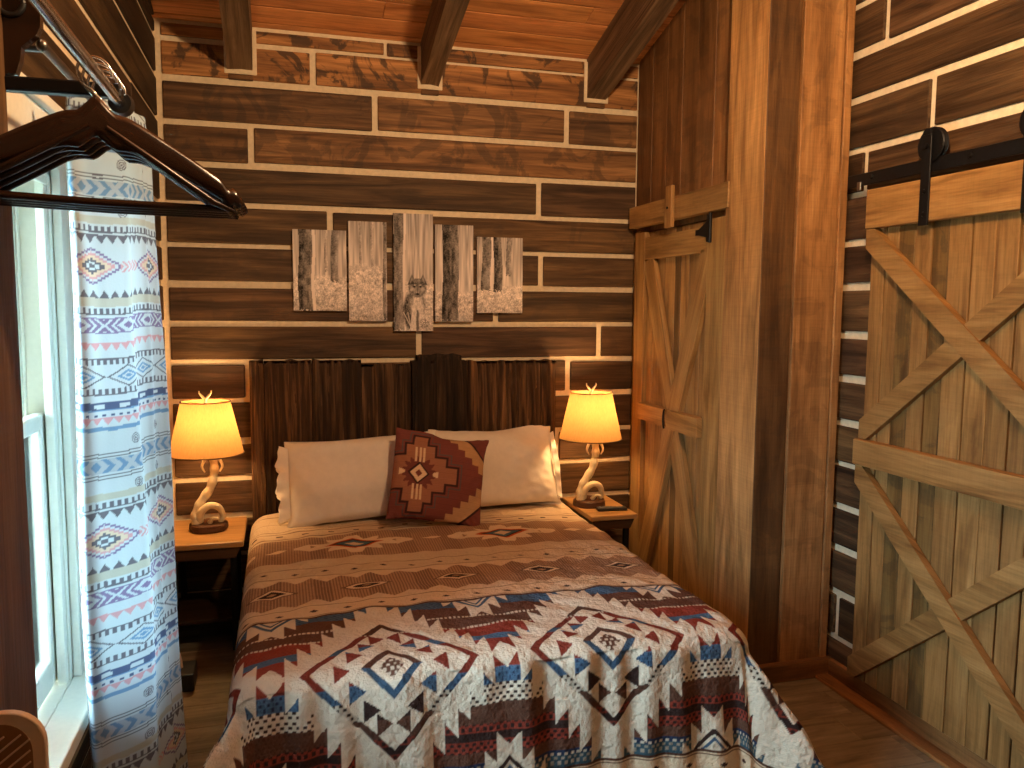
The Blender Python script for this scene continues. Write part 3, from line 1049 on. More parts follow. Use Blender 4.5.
# --------------------------------------------------------------- pillows
def pillow_points(w, h, th, seed, n=60, flange=None, m=46, pin=0.16):
    """front sheet and back sheet of a stuffed pillow in local coords: x across, y thickness, z up (0..h)"""
    rs = np.random.RandomState(seed)
    u = np.linspace(-1, 1, n)[:, None] * np.ones((1, m))
    v = np.linspace(-1, 1, m)[None, :] * np.ones((n, 1))
    bul = np.clip(1 - np.abs(u) ** 2.6, 0, 1) ** .55 * np.clip(1 - np.abs(v) ** 2.4, 0, 1) ** .55
    X = u * w / 2 * (1 - pin * .5 * (1 - np.abs(v) ** 2) * np.abs(u) ** 3 * .35)
    Z = v * h / 2 * (1 - pin * (1 - np.abs(u) ** 2.0) * np.abs(v) ** 4 * .55)
    wr = np.zeros_like(u)
    for _ in range(9):
        a, b, c = rs.uniform(-7, 7), rs.uniform(-7, 7), rs.uniform(0, 6)
        wr += np.sin(u * a + v * b + c)
    for _ in range(5):
        a, b, c = rs.uniform(-16, 16), rs.uniform(-16, 16), rs.uniform(0, 6)
        wr += .6 * np.abs(np.sin(u * a + v * b + c)) * np.abs(u)
    wr *= 0.0034
    return u, v, X, Z, bul * th / 2, wr


def make_pillow(name, w, h, th, seed, mat, loc, rot, label, cat, color_fn=None, flange=0, piping=None, group=None):
    u, v, X, Z, Bq, wr = pillow_points(w, h, th, seed, n=(130 if color_fn else 70), m=(130 if color_fn else 54))
    Z = Z + h / 2
    t = empty(name, loc, label, cat, group)
    t.rotation_euler = rot
    front = np.stack([X + wr * 1.5 * np.abs(v) ** 6, -Bq + wr * 1.3 * np.clip(Bq / (th * .2), 0, 1), Z + 1.0 * wr * np.abs(v) ** 4], -1)
    back = np.stack([X, Bq * .8, Z], -1)
    mb_pts = np.concatenate([front, back[::-1]], 0)
    C = np.ones(mb_pts.shape[:2] + (3,)) * np.array(srgb(226, 214, 198))
    if color_fn is not None:
        C = np.concatenate([color_fn(u, v), color_fn(u, v)[::-1]], 0)
    body = color_grid('cover', mb_pts, C, mat, t)
    if flange:
        # open end of the pillow case: a loose cuff hanging past the stuffing
        n, m = 9, 60
        rs = np.random.RandomState(seed + 3)
        for side in (-1, 1):
            a = np.linspace(0, 1, n)[:, None] * np.ones((1, m))
            b = np.linspace(-1, 1, m)[None, :] * np.ones((n, 1))
            ruf = np.sin(b * 9 + seed) * .5 + np.sin(b * 17 + seed * 2) * .35
            Xc = flange / abs(flange) * (w / 2 * .955 + a * abs(flange) * (1 + .28 * ruf) * (1 - .12 * np.abs(b)))
            Zc = h / 2 + b * h / 2 * (.80 + .06 * a)
            Yc = side * (0.016 + .02 * (1 - np.abs(b))) + .018 * ruf * a
            cg = np.stack([Xc, Yc, Zc], -1)
            color_grid('case_cuff', cg, np.ones(cg.shape) * np.array(srgb(228, 218, 202)), mat, t, solid=.0015)
    return t


make_pillow('bed_pillow', 0.735, 0.43, 0.19, 3, LINEN, (0.907, 3.78, 0.540), (math.radians(-30), math.radians(-3.0), math.radians(-3)),
            'white bed pillow nearest the window, open case end toward the lamp', 'pillow', flange=-0.055, group='white pillows against the headboard')
make_pillow('bed_pillow', 0.66, 0.42, 0.19, 8, LINEN, (1.565, 3.86, 0.540), (math.radians(-25), math.radians(1.0), math.radians(3)),
            'white bed pillow on the closet side, behind the maroon cushion', 'pillow', flange=0.03, group='white pillows against the headboard')


def throw_color(u, v):
    """maroon kilim: stepped terracotta cross with a cream diamond, tan stair bands toward one side"""
    MAR = np.array(srgb(120, 66, 58)); TER = np.array(srgb(156, 104, 80)); DK = np.array(srgb(62, 40, 40)); TN = np.array(srgb(186, 144, 104)); SLT = np.array(srgb(96, 78, 76)); CR = np.array(srgb(226, 194, 156))
    C = np.empty(u.shape + (3,)); C[:] = MAR
    cx = -0.46
    x, y = np.abs(u - cx), np.abs(v - 0.0)
    q = 0.20
    st = np.floor(x / q) * q + np.floor(y / q) * q
    def cross(g):
        return ((x < .30 + g) & (y < .62 + g)) | ((x < .56 + g) & (y < .36 + g)) | ((x < .80 + g) & (y < .17 + g)) | ((x < .14 + g) & (y < .84 + g))
    setc(C, cross(.11), SLT); setc(C, cross(.08), MAR); setc(C, cross(.045), DK); setc(C, cross(0), TER)
    r = np.hypot(x, y); a = np.arctan2(y, x)
    setc(C, r < .27 + .11 * tri(a / (2 * PI) * 16), MAR * .9)
    for k in (0, .085):
        setc(C, (np.abs(x - k) < .022) & (y > .24) & (y < .58), CR * .9)
    setc(C, (y < .03 + (x - .3) * .35) & (x > .3) & (x < .42), CR)
    setc(C, x + y < .24, DK); setc(C, x + y < .19, CR); setc(C, x + y < .075, MAR)
    # stair bands at the outer corners
    d = np.floor((u - .02) / .16) * .16 + np.floor(y / .16) * .16
    setc(C, (d > .92) & (d < 1.30), TN)
    setc(C, (np.abs(d - .88) < .07), DK * 1.3)
    setc(C, u + y > 1.52, MAR * .95)
    setc(C, (u + y > 1.46) & (u + y < 1.52), DK)
    g = 0.9 + .14 * (fract(v * 36) < .5)
    return C * g[..., None]


make_pillow('throw_pillow', 0.44, 0.44, 0.13, 5, THROW, (1.180, 3.575, 0.556), (math.radians(-28), math.radians(10.5), math.radians(-2)),
            'small square maroon kilim cushion leaning on the two white pillows', 'cushion', color_fn=throw_color)


# ---------------------------------------------------------- nightstands
def nightstand(name, x0, x1, y0, y1, z, label):
    t = empty(name, ((x0 + x1) / 2, (y0 + y1) / 2, 0), label, 'nightstand', 'bedside tables')
    hw, hd = (x1 - x0) / 2, (y1 - y0) / 2
    mb = MB()
    mb.box((-hw, -hd, z - .026), (hw, hd, z), 0, (1, 1, 1, 0))
    mb.build('table_top', TABLEW, t, bevel=0.006, bseg=2)
    mb = MB()
    # apron tapering in under the top
    ol = [(-hw + .012, z - .026), (hw - .012, z - .026), (hw - .035, z - .075), (-hw + .035, z - .075)]
    mb.prism(ol, -hd + .014, hd - .02, (.25, .22, .2, 0))
    mb.build('apron', CLOSETW, t, bevel=0.004)
    for sx in (-1, 1):
        for sy in (-1, 1):
            mb = MB()
            cx_, cy_ = sx * (hw - .045), sy * (hd - .045)
            mb.box((cx_ - .013, cy_ - .013, 0), (cx_ + .013, cy_ + .013, z - .075), 2)
            mb.build('leg', BLACKM, t, bevel=0.002)
    mb = MB()
    mb.box((-hw + .034, -hd + .034, .135), (hw - .034, hd - .034, .153), 0, (.12, .11, .1, 0))
    mb.build('lower_shelf', CLOSETW, t, bevel=0.003)
    return t


nightstand('nightstand', 0.008, 0.350, 3.69, 4.138, 0.508, 'small wooden nightstand between window curtain and bed, under antler lamp')
nightstand('nightstand', 1.998, 2.252, 3.70, 4.138, 0.508, 'small wooden nightstand beside the closet door holding a black remote')


# ------------------------------------------------------------------ lamps
def catmull(pts, n=8):
    out = []
    P = [Vector(p) for p in pts]
    P = [P[0] * 2 - P[1]] + P + [P[-1] * 2 - P[-2]]
    for i in range(1, len(P) - 2):
        for k in range(n):
            t = k / n
            a, b, c, d = P[i - 1:i + 3]
            out.append(0.5 * ((2 * b) + (c - a) * t + (2 * a - 5 * b + 4 * c - d) * t * t + (3 * b - a - 3 * c + d) * t ** 3))
    out.append(P[-2])
    return out


def antler_lamp(loc, label, tilt):
    t = empty('table_lamp', loc, label, 'lamp', 'antler bedside lamps', tilt)
    mb = MB()
    seg = 36
    prof = [(0.001, 0), (.080, 0), (.085, .008), (.082, .030), (.074, .036), (.001, .037)]
    P = [[Vector((r * (1 + .03 * math.sin(5 * 2 * PI * k / seg) + .02 * math.sin(9 * 2 * PI * k / seg)) * math.cos(2 * PI * k / seg), r * (1 + .03 * math.sin(5 * 2 * PI * k / seg)) * math.sin(2 * PI * k / seg), z)) for k in range(seg)] for r, z in prof]
    mb.grid(P, closed_v=True, smooth=False)
    mb.build('lamp_base', DISKW, t)
    # main beam of the antler: rises from the base, leans, then straight to the socket
    mb = MB()
    mainp = catmull([(-.050, -.01, .03), (-.055, -.01, .075), (-.030, -.008, .135), (.012, -.004, .20), (.030, 0, .275), (.026, 0, .34), (.018, 0, .385)], 8)
    n = len(mainp)
    mb.tube(mainp, [.022 - .004 * i / n + .002 * math.sin(i) for i in range(n)], 12)
    st = mb.build('antler_stem', ANTLER, t)
    mb = MB()                                                       # curled tine looping back to the base
    loop = catmull([(-.040, -.012, .045), (-.034, -.026, .088), (.004, -.032, .120), (.045, -.026, .108), (.062, -.015, .066), (.052, -.01, .034)], 8)
    n = len(loop)
    mb.tube(loop, [.019 - .007 * i / n for i in range(n)], 10)
    mb.tube(catmull([(.005, -.03, .04), (.02, -.045, .062), (.045, -.05, .06)], 6), [.012 - .0006 * i for i in range(13)], 8)
    mb.build('antler_curl', ANTLER, t)
    mb = MB()                                                       # two short tines under the socket
    for s in (-1, 1):
        tp = catmull([(.022, 0, .345), (.022 + s * .028, -.008, .335), (.022 + s * .044, -.012, .300), (.022 + s * .032, -.012, .272)], 6)
        mb.tube(tp, [.011 - .008 * i / (len(tp) - 1) for i in range(len(tp))], 8)
    mb.build('antler_tine', ANTLER, t)
    mb = MB()
    mb.lathe([(.001, .375), (.019, .376), (.019, .40), (.014, .41), (.014, .445), (.001, .446)], (.018, 0, 0), 20)
    mb.build('lamp_socket', BRASS, t)
    bc = Vector((.018, 0, .485))
    mb = MB()
    mb.lathe([(.001, -.042), (.013, -.04), (.015, -.02), (.027, .0), (.030, .016), (.024, .034), (.012, .043), (.001, .045)], bc, 20)
    bo_ = mb.build('light_bulb', BULB, t)
    # tapered shade, cloth with rolled rims; harp ring and finial
    z0, z1, r0, r1 = .358, .600, .163, .108
    mb = MB()
    mb.lathe([(r0 + (r1 - r0) * i / 10, z0 + (z1 - z0) * i / 10) for i in range(11)], (.0, 0, 0), 56)
    sh = mb.build('lamp_shade', SHADE, t)
    for r, z in ((r0, z0), (r1, z1)):
        mb = MB()
        mb.tube([(r * math.cos(2 * PI * k / 48), r * math.sin(2 * PI * k / 48), z) for k in range(49)], .0028, 6, caps=False)
        mb.build('shade_rim', DISKW, sh)
    mb = MB()
    for k in range(3):
        a = 2 * PI * k / 3 + .4
        mb.tube([(.0, 0, .585), ((r1 - .006) * math.cos(a), (r1 - .006) * math.sin(a), .592)], .0016, 6)
    mb.tube(catmull([(.018, -.002, .42), (.018 + .045, -.002, .49), (.005, 0, .585)], 8), .0018, 6)
    mb.tube(catmull([(.018, .002, .42), (.018 - .05, .002, .49), (-.005, 0, .585)], 8), .0018, 6)
    mb.build('shade_harp', BRASS, t)
    mb = MB()
    mb.tube([(0, 0, .58), (0, 0, .615)], .008, 10)
    for s in (-1, 1):
        tp = catmull([(0, 0, .605), (s * .012, 0, .622), (s * .024, 0, .636), (s * .026, 0, .648)], 5)
        mb.tube(tp, [.007 - .0045 * i / (len(tp) - 1) for i in range(len(tp))], 8)
    mb.build('finial', ANTLER, t)
    ld = bpy.data.lights.new('bulb_light', 'POINT')
    ld.color = (1.0, 0.59, 0.24)
    ld.energy = LAMP_W
    ld.shadow_soft_size = 0.05
    lo = bpy.data.objects.new('bulb_light', ld)
    COL.objects.link(lo)
    lo.parent = t
    lo.location = bc + Vector((0, 0, 0.01))
    bo_.visible_shadow = True
    return t


LAMP_W = 23.0
antler_lamp((0.188, 3.93, 0.508), 'antler table lamp with lit amber shade beside the window curtain', math.radians(4))
antler_lamp((2.078, 3.93, 0.508), 'antler table lamp with lit amber shade beside the closet door', math.radians(-3))

# bulbs must not block their own light
for o in list(COL.objects):
    if o.name.startswith('light_bulb'):
        o.visible_shadow = True

# remote control
rc = empty('remote_control', (2.150, 3.800, 0.5085), 'black remote control lying in front of the antler lamp base', 'remote', rotz=math.radians(-6))
mb = MB()
mb.box((-.078, -.022, 0), (.078, .022, .016), 0)
mb.build('remote_body', BLACKP, rc, bevel=0.005, bseg=3)
for i in range(6):
    for j in range(3):
        mb = MB()
        mb.box((-.066 + i * .021, -.015 + j * .011, .0155), (-.054 + i * .021, -.008 + j * .011, .018), 0)
        mb.build('button', GREYB, rc)

# small black box with a pale strap on the floor by the curtain
fb = empty('floor_box', (0.09, 3.42, 0.0), 'small black box with pale loop on floor beside the curtain', 'box')
mb = MB()
mb.box((-.09, -.07, 0.001), (.075, .07, .075), 0)
mb.build('box_body', BLACKP, fb, bevel=0.006, bseg=2)
mb = MB()
mb.tube(catmull([(-.04, .0, .07), (-.03, -.01, .15), (-.01, -.01, .165), (.012, -.01, .14), (.02, 0, .078)], 6), .009, 8)
mb.build('loop_handle', BEIGE, fb)


# ------------------------------------------------------- canvas pictures
def smooth_noise(shape, sx, sy, seed):
    rs = np.random.RandomState(seed)
    a = rs.uniform(0, 1, (max(2, int(shape[0] / sx) + 2), max(2, int(shape[1] / sy) + 2)))
    xi = np.linspace(0, a.shape[0] - 1.001, shape[0]); yi = np.linspace(0, a.shape[1] - 1.001, shape[1])
    x0, y0 = xi.astype(int), yi.astype(int)
    fx, fy = (xi - x0)[:, None], (yi - y0)[None, :]
    return (a[x0][:, y0] * (1 - fx) * (1 - fy) + a[x0 + 1][:, y0] * fx * (1 - fy) + a[x0][:, y0 + 1] * (1 - fx) * fy + a[x0 + 1][:, y0 + 1] * fx * fy)


def forest(w, h, trunks, ground, seed, wolf=False):
    nx, nz = int(w / .0025), int(h / .0025)
    u = np.linspace(0, 1, nx)[:, None] * np.ones((1, nz))
    v = np.linspace(0, 1, nz)[None, :] * np.ones((nx, 1))          # 0 bottom
    fine = smooth_noise((nx, nz), 1.2, 1.6, seed)
    streak = smooth_noise((nx, nz), 2.5, 40, seed + 1)
    mid = smooth_noise((nx, nz), 6, 5, seed + 2)
    G = 0.62 - .18 * v + (streak - .5) * .36 * (v > ground)
    gm = np.clip((ground - v) / .06 + .5 + (mid - .5) * .8, 0, 1)
    G = G * (1 - gm) + gm * (.58 + (fine - .5) * .42 + (mid - .5) * .25 - .25 * np.clip(.25 - v, 0, .25) * 2)
    for (c, wd, dk, base, edge) in trunks:
        cc = c + .015 * np.sin(v * 7 + c * 9)
        wv = wd * (1 + .25 * np.clip(.2 - (v - base), 0, .3))
        tm = (np.abs(u - cc) < wv) & (v > base + (fine - .5) * .08)
        shade = dk + .05 + (fine - .5) * .20 + (smooth_noise((nx, nz), 4, 12, seed + 5) - .5) * .25 + .10 * ((u - cc) / wv)
        G = np.where(tm, shade, G)
        if edge:
            G = np.where((np.abs(u - cc - wv * .85) < .03) & (v > base), .66, G)
    if wolf:
        x, y = (u - .60) * w, (v - .375) * h                        # head centre, metres
        soft = lambda d, k=.006: np.clip(.5 - d / k, 0, 1)
        fur = (fine - .5) * .26 + (smooth_noise((nx, nz), 2, 5, seed + 9) - .5) * .22

        def blend(mask, val):
            nonlocal G
            G = G * (1 - mask) + mask * val
        # dark back and haunch, then pale chest ruff and forelegs
        blend(soft(np.hypot((x + .022) / 1.0, (y + .120) / 2.0) - .052, .012), .17 + fur)
        blend(soft(np.hypot(x / 1.0, (y + .085) / 1.9) - .040, .012), .33 + fur)
        blend(soft(np.hypot(x / .8, (y + .075) / 1.5) - .030, .014), .58 + fur)
        for s_ in (-1, 1):
            blend(soft(np.maximum(np.abs(x - s_ * .019) - .012, y + .09), .006), .58 + fur * .8)
        blend(soft(np.maximum(np.abs(x) - .004, y + .115), .004), .2)
        # head: wide cheek fur, dark crown, erect ears
        blend(soft(np.hypot(x / 1.05, (y + .004) / 1.0) - .044, .008), .27 + fur)
        for s_ in (-1, 1):
            ex = s_ * x
            d = np.maximum(np.abs(ex - .028) - (.067 - y) * .42, .012 - y)
            blend(soft(d, .005), .15 + fur * .6)
            blend(soft(np.maximum(np.abs(ex - .028) - (.058 - y) * .30, .024 - y), .004), .36)
        blend(soft(np.hypot(x / 1.0, (y - .020) / .75) - .034, .01), .20 + fur)
        for s_ in (-1, 1):
            blend(soft(np.hypot((x - s_ * .027) / 1.0, (y + .010) / 1.0) - .010, .008), .46 + fur * .5)
            blend(soft(np.hypot((x - s_ * .014) / 1.0, (y - .012) / .45) - .006, .004), .52)
            blend(soft(np.hypot(x - s_ * .015, y - .004) - .0045, .003), .04)
        blend(soft(np.hypot(x / .55, (y + .014) / 1.5) - .019, .007), .40 + fur * .5)
        blend(soft(np.hypot(x / .35, (y - .002) / 1.6) - .018, .006), .22 + fur * .4)
        blend(soft(np.hypot(x / 1.1, (y + .034) / .8) - .0075, .004), .05)
        blend(soft(np.hypot(x / 1.6, (y + .046) / .5) - .009, .004), .26)
        blend(soft(np.hypot(x - .035, (y + .185)) - .026, .008), .30 + (fine > .55) * .32)
        for k_ in range(4):
            blend(soft(np.abs(x + .055 - .012 * k_ + (y + .16) * (.5 - .3 * k_)) - .0016, .003) * (y < -.125), .66)
    G = np.clip(G, .03, .8)
    G = np.clip(G * 1.12, 0, .95)
    C = np.stack([G ** 1.4, G ** 1.4 * .87, G ** 1.4 * .80], -1) * 1.28
    return C


PICS = [  # x0, x1, z0, z1, trunks, ground, label, wolf
    (0.590, 0.846, 1.522, 1.917, [(.25, .15, .16, 0.0, 1), (.78, .07, .26, .36, 0), (.62, .03, .38, .5, 0)], .42, 'short forest canvas with thick dark trunk, nearest the window', 0),
    (0.857, 1.045, 1.473, 1.965, [(.30, .03, .38, .55, 0), (.62, .035, .40, .55, 0), (.95, .05, .22, 0, 0)], .55, 'forest canvas of misty thin trunks over pale grass beside the wolf', 0),
    (1.080, 1.280, 1.422, 2.012, [(.14, .15, .22, 0.0, 1)], .42, 'tallest canvas showing a grey wolf sitting in the forest', 1),
    (1.292, 1.491, 1.471, 1.963, [(.40, .21, .13, 0.0, 0)], .30, 'forest canvas of one broad dark tree trunk with light sides', 0),
    (1.512, 1.757, 1.516, 1.907, [(.22, .12, .24, .3, 1), (.45, .09, .14, .28, 0), (.70, .06, .26, .5, 0)], .36, 'short forest canvas of paired trunks on the closet side', 0)]
for i, (x0, x1, z0, z1, trk, gr, lab, wf) in enumerate(PICS):
    w, h, d = x1 - x0, z1 - z0, .024
    C = forest(w, h, trk, gr, 31 + 7 * i, wf)
    nx, nz = C.shape[:2]
    xs = np.linspace(-w / 2, w / 2, nx); zs = np.linspace(0, h, nz)
    # front sheet wraps round all four edges of the stretcher
    Xs = np.concatenate([[xs[0]], xs, [xs[-1]]]); Zs = np.concatenate([[zs[0]], zs, [zs[-1]]])
    P = np.stack([Xs[:, None] * np.ones((1, nz + 2)), np.zeros((nx + 2, nz + 2)), Zs[None, :] * np.ones((nx + 2, 1))], -1)
    P[0, :, 1] = d; P[-1, :, 1] = d; P[:, 0, 1] = d; P[:, -1, 1] = d
    Cw = np.pad(C, ((1, 1), (1, 1), (0, 0)), mode='edge')
    o = color_grid('canvas_print', P, Cw, CANVAS)
    o.location = ((x0 + x1) / 2, BW - d - .001, z0)
    for p in o.data.polygons:
        pass
    o.data.polygons.foreach_set('use_smooth', np.zeros(len(o.data.polygons), dtype=bool))
    tag(o, lab, 'picture', 'wolf and forest canvas set on the log wall')

# ---------------------------------------------------------------- curtain
CBASE = np.array(srgb(174, 194, 206))


def curtain_color(s, z):
    """s across the cloth, z height; woven bands repeating every .622 m"""
    H = .622
    f = fract((1.638 - z) / H + .5) - .5 + 0.0                    # 0 at a large-diamond row
    f = fract((1.638 - z) / H)                                    # 0 diamond, grows downward
    C = np.empty(s.shape + (3,)); C[:] = CBASE
    GREYT = np.array(srgb(96, 100, 112)); PUR = np.array(srgb(120, 112, 150)); PINK = np.array(srgb(186, 146, 156)); BLU = np.array(srgb(104, 142, 180)); NAV = np.array(srgb(76, 92, 124)); SAND = np.array(srgb(168, 174, 166))
    d0 = np.minimum(f, 1 - f)
    ff = np.where(f > .5, f - 1, f)
    # big stepped diamond
    px = (fract(s / .20 + .11) - .5) * .20
    qz = np.floor(np.abs(ff * H) / .0048) * .0048
    m = np.abs(px) / .062 + qz / .040
    row = np.abs(ff) < .066
    setc(C, row & (m < 1.0), PUR); setc(C, row & (m < .86), CBASE); setc(C, row & (m < .74), PINK); setc(C, row & (m < .60), np.array(srgb(196, 184, 164)))
    setc(C, row & (m < .40), GREYT); setc(C, row & (m < .22), CBASE); setc(C, row & (m < .10), GREYT)
    tail = row & (np.abs(ff * H) < .012) & (np.abs(px) > .058)
    setc(C, tail & (fract(px / .012 + np.abs(ff * H) / .012) < .5), PINK)

    def tri_row(fc, hgt, per, col, up):
        t = (f - fc) * H
        loc = np.abs(t) < hgt
        q = (t / hgt + 1) / 2
        w = q if up else 1 - q
        setc(C, loc & (tri(s / per) > 1 - w), col)
        e = t - hgt if up else t + hgt
        setc(C, np.abs(e) < .0013, col)

    def comb(fc, under):
        t = (f - fc) * H
        setc(C, (np.abs(t) < .006) & (fract(s / .0125) < .5), GREYT)
        setc(C, np.abs(t - (.0075 if under else -.0075)) < .0016, GREYT)

    def line(fc, wd, col):
        setc(C, np.abs((f - fc) * H) < wd, col)

    tri_row(.100, .0095, .022, GREYT, True)
    line(.128, .010, SAND)
    comb(.160, True)
    b = np.abs((f - .212) * H)
    setc(C, b < .0175, PUR)
    p2 = (fract(s / .105 + .1) - .5) * .105
    setc(C, (b < .0150) & (fract(np.abs(p2) / .016 + b / .016) < .40), CBASE)
    dd = np.abs(p2) / .026 + b / .0165
    setc(C, (b < .0165) & (dd < 1), CBASE); setc(C, dd < .5, PUR)
    tri_row(.290, .0085, .021, PINK, False)
    comb(.345, False)
    b = np.abs((f - .398) * H)
    p3 = (fract(s / .092) - .5) * .092
    dd = np.abs(p3) / .046 + b / .026
    setc(C, (dd < 1) & (dd > .86), GREYT); setc(C, (dd < .55), BLU); setc(C, dd < .34, CBASE); setc(C, dd < .2, BLU)
    comb(.450, True)
    b = (f - .505) * H
    setc(C, np.abs(b) < .0095, NAV)
    setc(C, (np.abs(b) < .0045) & (tri(s / .05) > .55), CBASE)
    line(.520, .0015, BLU)
    setc(C, (np.abs((f - .538) * H) < .0028) & (fract(s / .016) < .42), NAV)
    tri_row(.560, .0075, .020, PINK, False)
    line(.587, .0048, BLU * .95)
    for fc in (.637, .806):
        p4 = (fract(s / .125 + .35) - .5) * .125
        r = np.hypot(p4 / .010, (f - fc) * H / .012)
        setc(C, (r < 1) & (fract(r * 2.5) < .6), GREYT * 1.25)
    for fc in (.678, .690, .758, .770):
        line(fc, .0013, GREYT)
    b = np.abs((f - .724) * H)
    setc(C, (b < .016), np.array(srgb(156, 172, 188)))
    setc(C, (b < .016) & (fract(np.abs((fract(s / .13) - .5) * .13) / .024 + b / .028) < .45), BLU * .92)
    line(.836, .008, SAND)
    comb(.866, True)
    tri_row(.905, .0095, .022, GREYT, False)
    setc(C, s < .030, C[s < .030] * np.array([.62, .50, .40]))       # turned hem
    return C


crt = empty('curtain', (0.15, 2.1, 0.0), 'pale southwestern patterned curtain panel gathered at the window edge', 'curtain')
path = [(.074, 1.955), (.092, 1.930), (.118, 1.962), (.145, 1.982), (.174, 2.010), (.188, 2.034), (.181, 2.075), (.190, 2.128), (.200, 2.150), (.199, 2.172), (.208, 2.200), (.219, 2.228), (.212, 2.256), (.185, 2.27), (.160, 2.262), (.140, 2.29)]
pp = catmull([(a, b, 0) for a, b in path], 12)
cum = [0]
for i in range(1, len(pp)):
    cum.append(cum[-1] + (pp[i] - pp[i - 1]).length)
cum = np.array(cum); pa = np.array([[p.x, p.y] for p in pp])
ns, nz = 230, 800
ss = np.linspace(0, cum[-1], ns)
bx_ = np.interp(ss, cum, pa[:, 0]); by_ = np.interp(ss, cum, pa[:, 1])
zz = np.linspace(0.02, 2.005, nz)
Zc = zz[None, :] * np.ones((ns, 1))
fl = 1 + .10 * np.clip((1.56 - Zc) / 1.5, 0, 1)
near_top = np.clip((Zc - 1.9) / .18, 0, 1)
Xc = .112 + (bx_[:, None] - .10) * (1 + .26 * np.clip((1.56 - Zc) / 1.5, 0, 1)) + .004 * np.sin(Zc * 5 + ss[:, None] * 20)
fy = fl - .16 * np.clip((Zc - 1.4) / .6, 0, 1)
Yc = 1.968 + (by_[:, None] - 1.938) * fy + .005 * np.sin(Zc * 4 + ss[:, None] * 25)
Xc = Xc * (1 - near_top * .25) + .150 * near_top * .25
cs = ss[:, None] * np.ones((1, nz)) * 0.80 + .020
color_grid('curtain_panel', np.stack([Xc - .15, Yc - 2.1, Zc], -1), curtain_color(cs, Zc + .006 * np.sin(ss[:, None] * 16)), CURT, crt)

rod = empty('curtain_rod', (0.15, 1.9, 1.982), 'thin grey metal curtain rod over the window', 'rod')
mb = MB()
mb.tube([(0, -.325, 0), (0, .42, 0)], .008, 12)
mb.build('rod', DARKSTEEL, rod)
for yy in (-.325, .415):
    mb = MB()
    k_ = .55 if yy < 0 else 1
    mb.lathe([(.001, -.02 * k_), (.014 * k_, -.012 * k_), (.018 * k_, 0), (.014 * k_, .012 * k_), (.001, .02 * k_)], (0, yy, 0), 14)
    mb.build('rod_finial', DARKSTEEL, rod)
for yy in (-.30, .40):
    mb = MB()
    mb.tube([(-.13, yy, -.0), (0, yy, 0)], .006, 8)
    mb.box((-.150, yy - .015, -.035), (-.135, yy + .015, .035), 2)
    mb.build('rod_bracket', DARKSTEEL, rod)

# ------------------------------------------- clothes rod, bracket, hangers
RX, RZ = 0.262, 1.903
cr = empty('clothes_rod', (RX, 0.9, RZ), 'dark steel clothes rod carrying the wooden hangers', 'rod')
mb = MB()
mb.tube([(0, -1.0, 0), (0, .715, 0)], .0095, 20)
mb.build('rod', STEEL, cr)
mb = MB()
mb.tube([(0, .70, 0), (0, .722, 0)], [.019, .022], 18)
mb.build('end_cap', BLACKP, cr)
mb = MB()                                                           # scalloped bracket board, with a round hole, on its arm
ol = [(-RX, .019), (-.170, .019), (-.146, .024), (-.139, .045), (-.136, .067), (-.113, .088), (-.107, .101), (-.106, .135), (-.112, .17), (-.112, .24), (-RX, .24)]
mb.prism(ol, .648, .668, (.8, .75, .7, 0))
mb.build('bracket_board', HANGW, cr, bevel=0.003, bseg=2)
mb = MB()
mb.tube([(-.150 + .020 * math.cos(2 * PI * k / 20), .646, .135 + .020 * math.sin(2 * PI * k / 20)) for k in range(21)], .005, 6, caps=False)
mb.build('bracket_hole_ring', BLACKP, cr)
mb = MB()
mb.box((-RX, .645, -.004), (.012, .671, .019), 0)
mb.build('bracket_arm', BLACKM, cr, bevel=0.003)


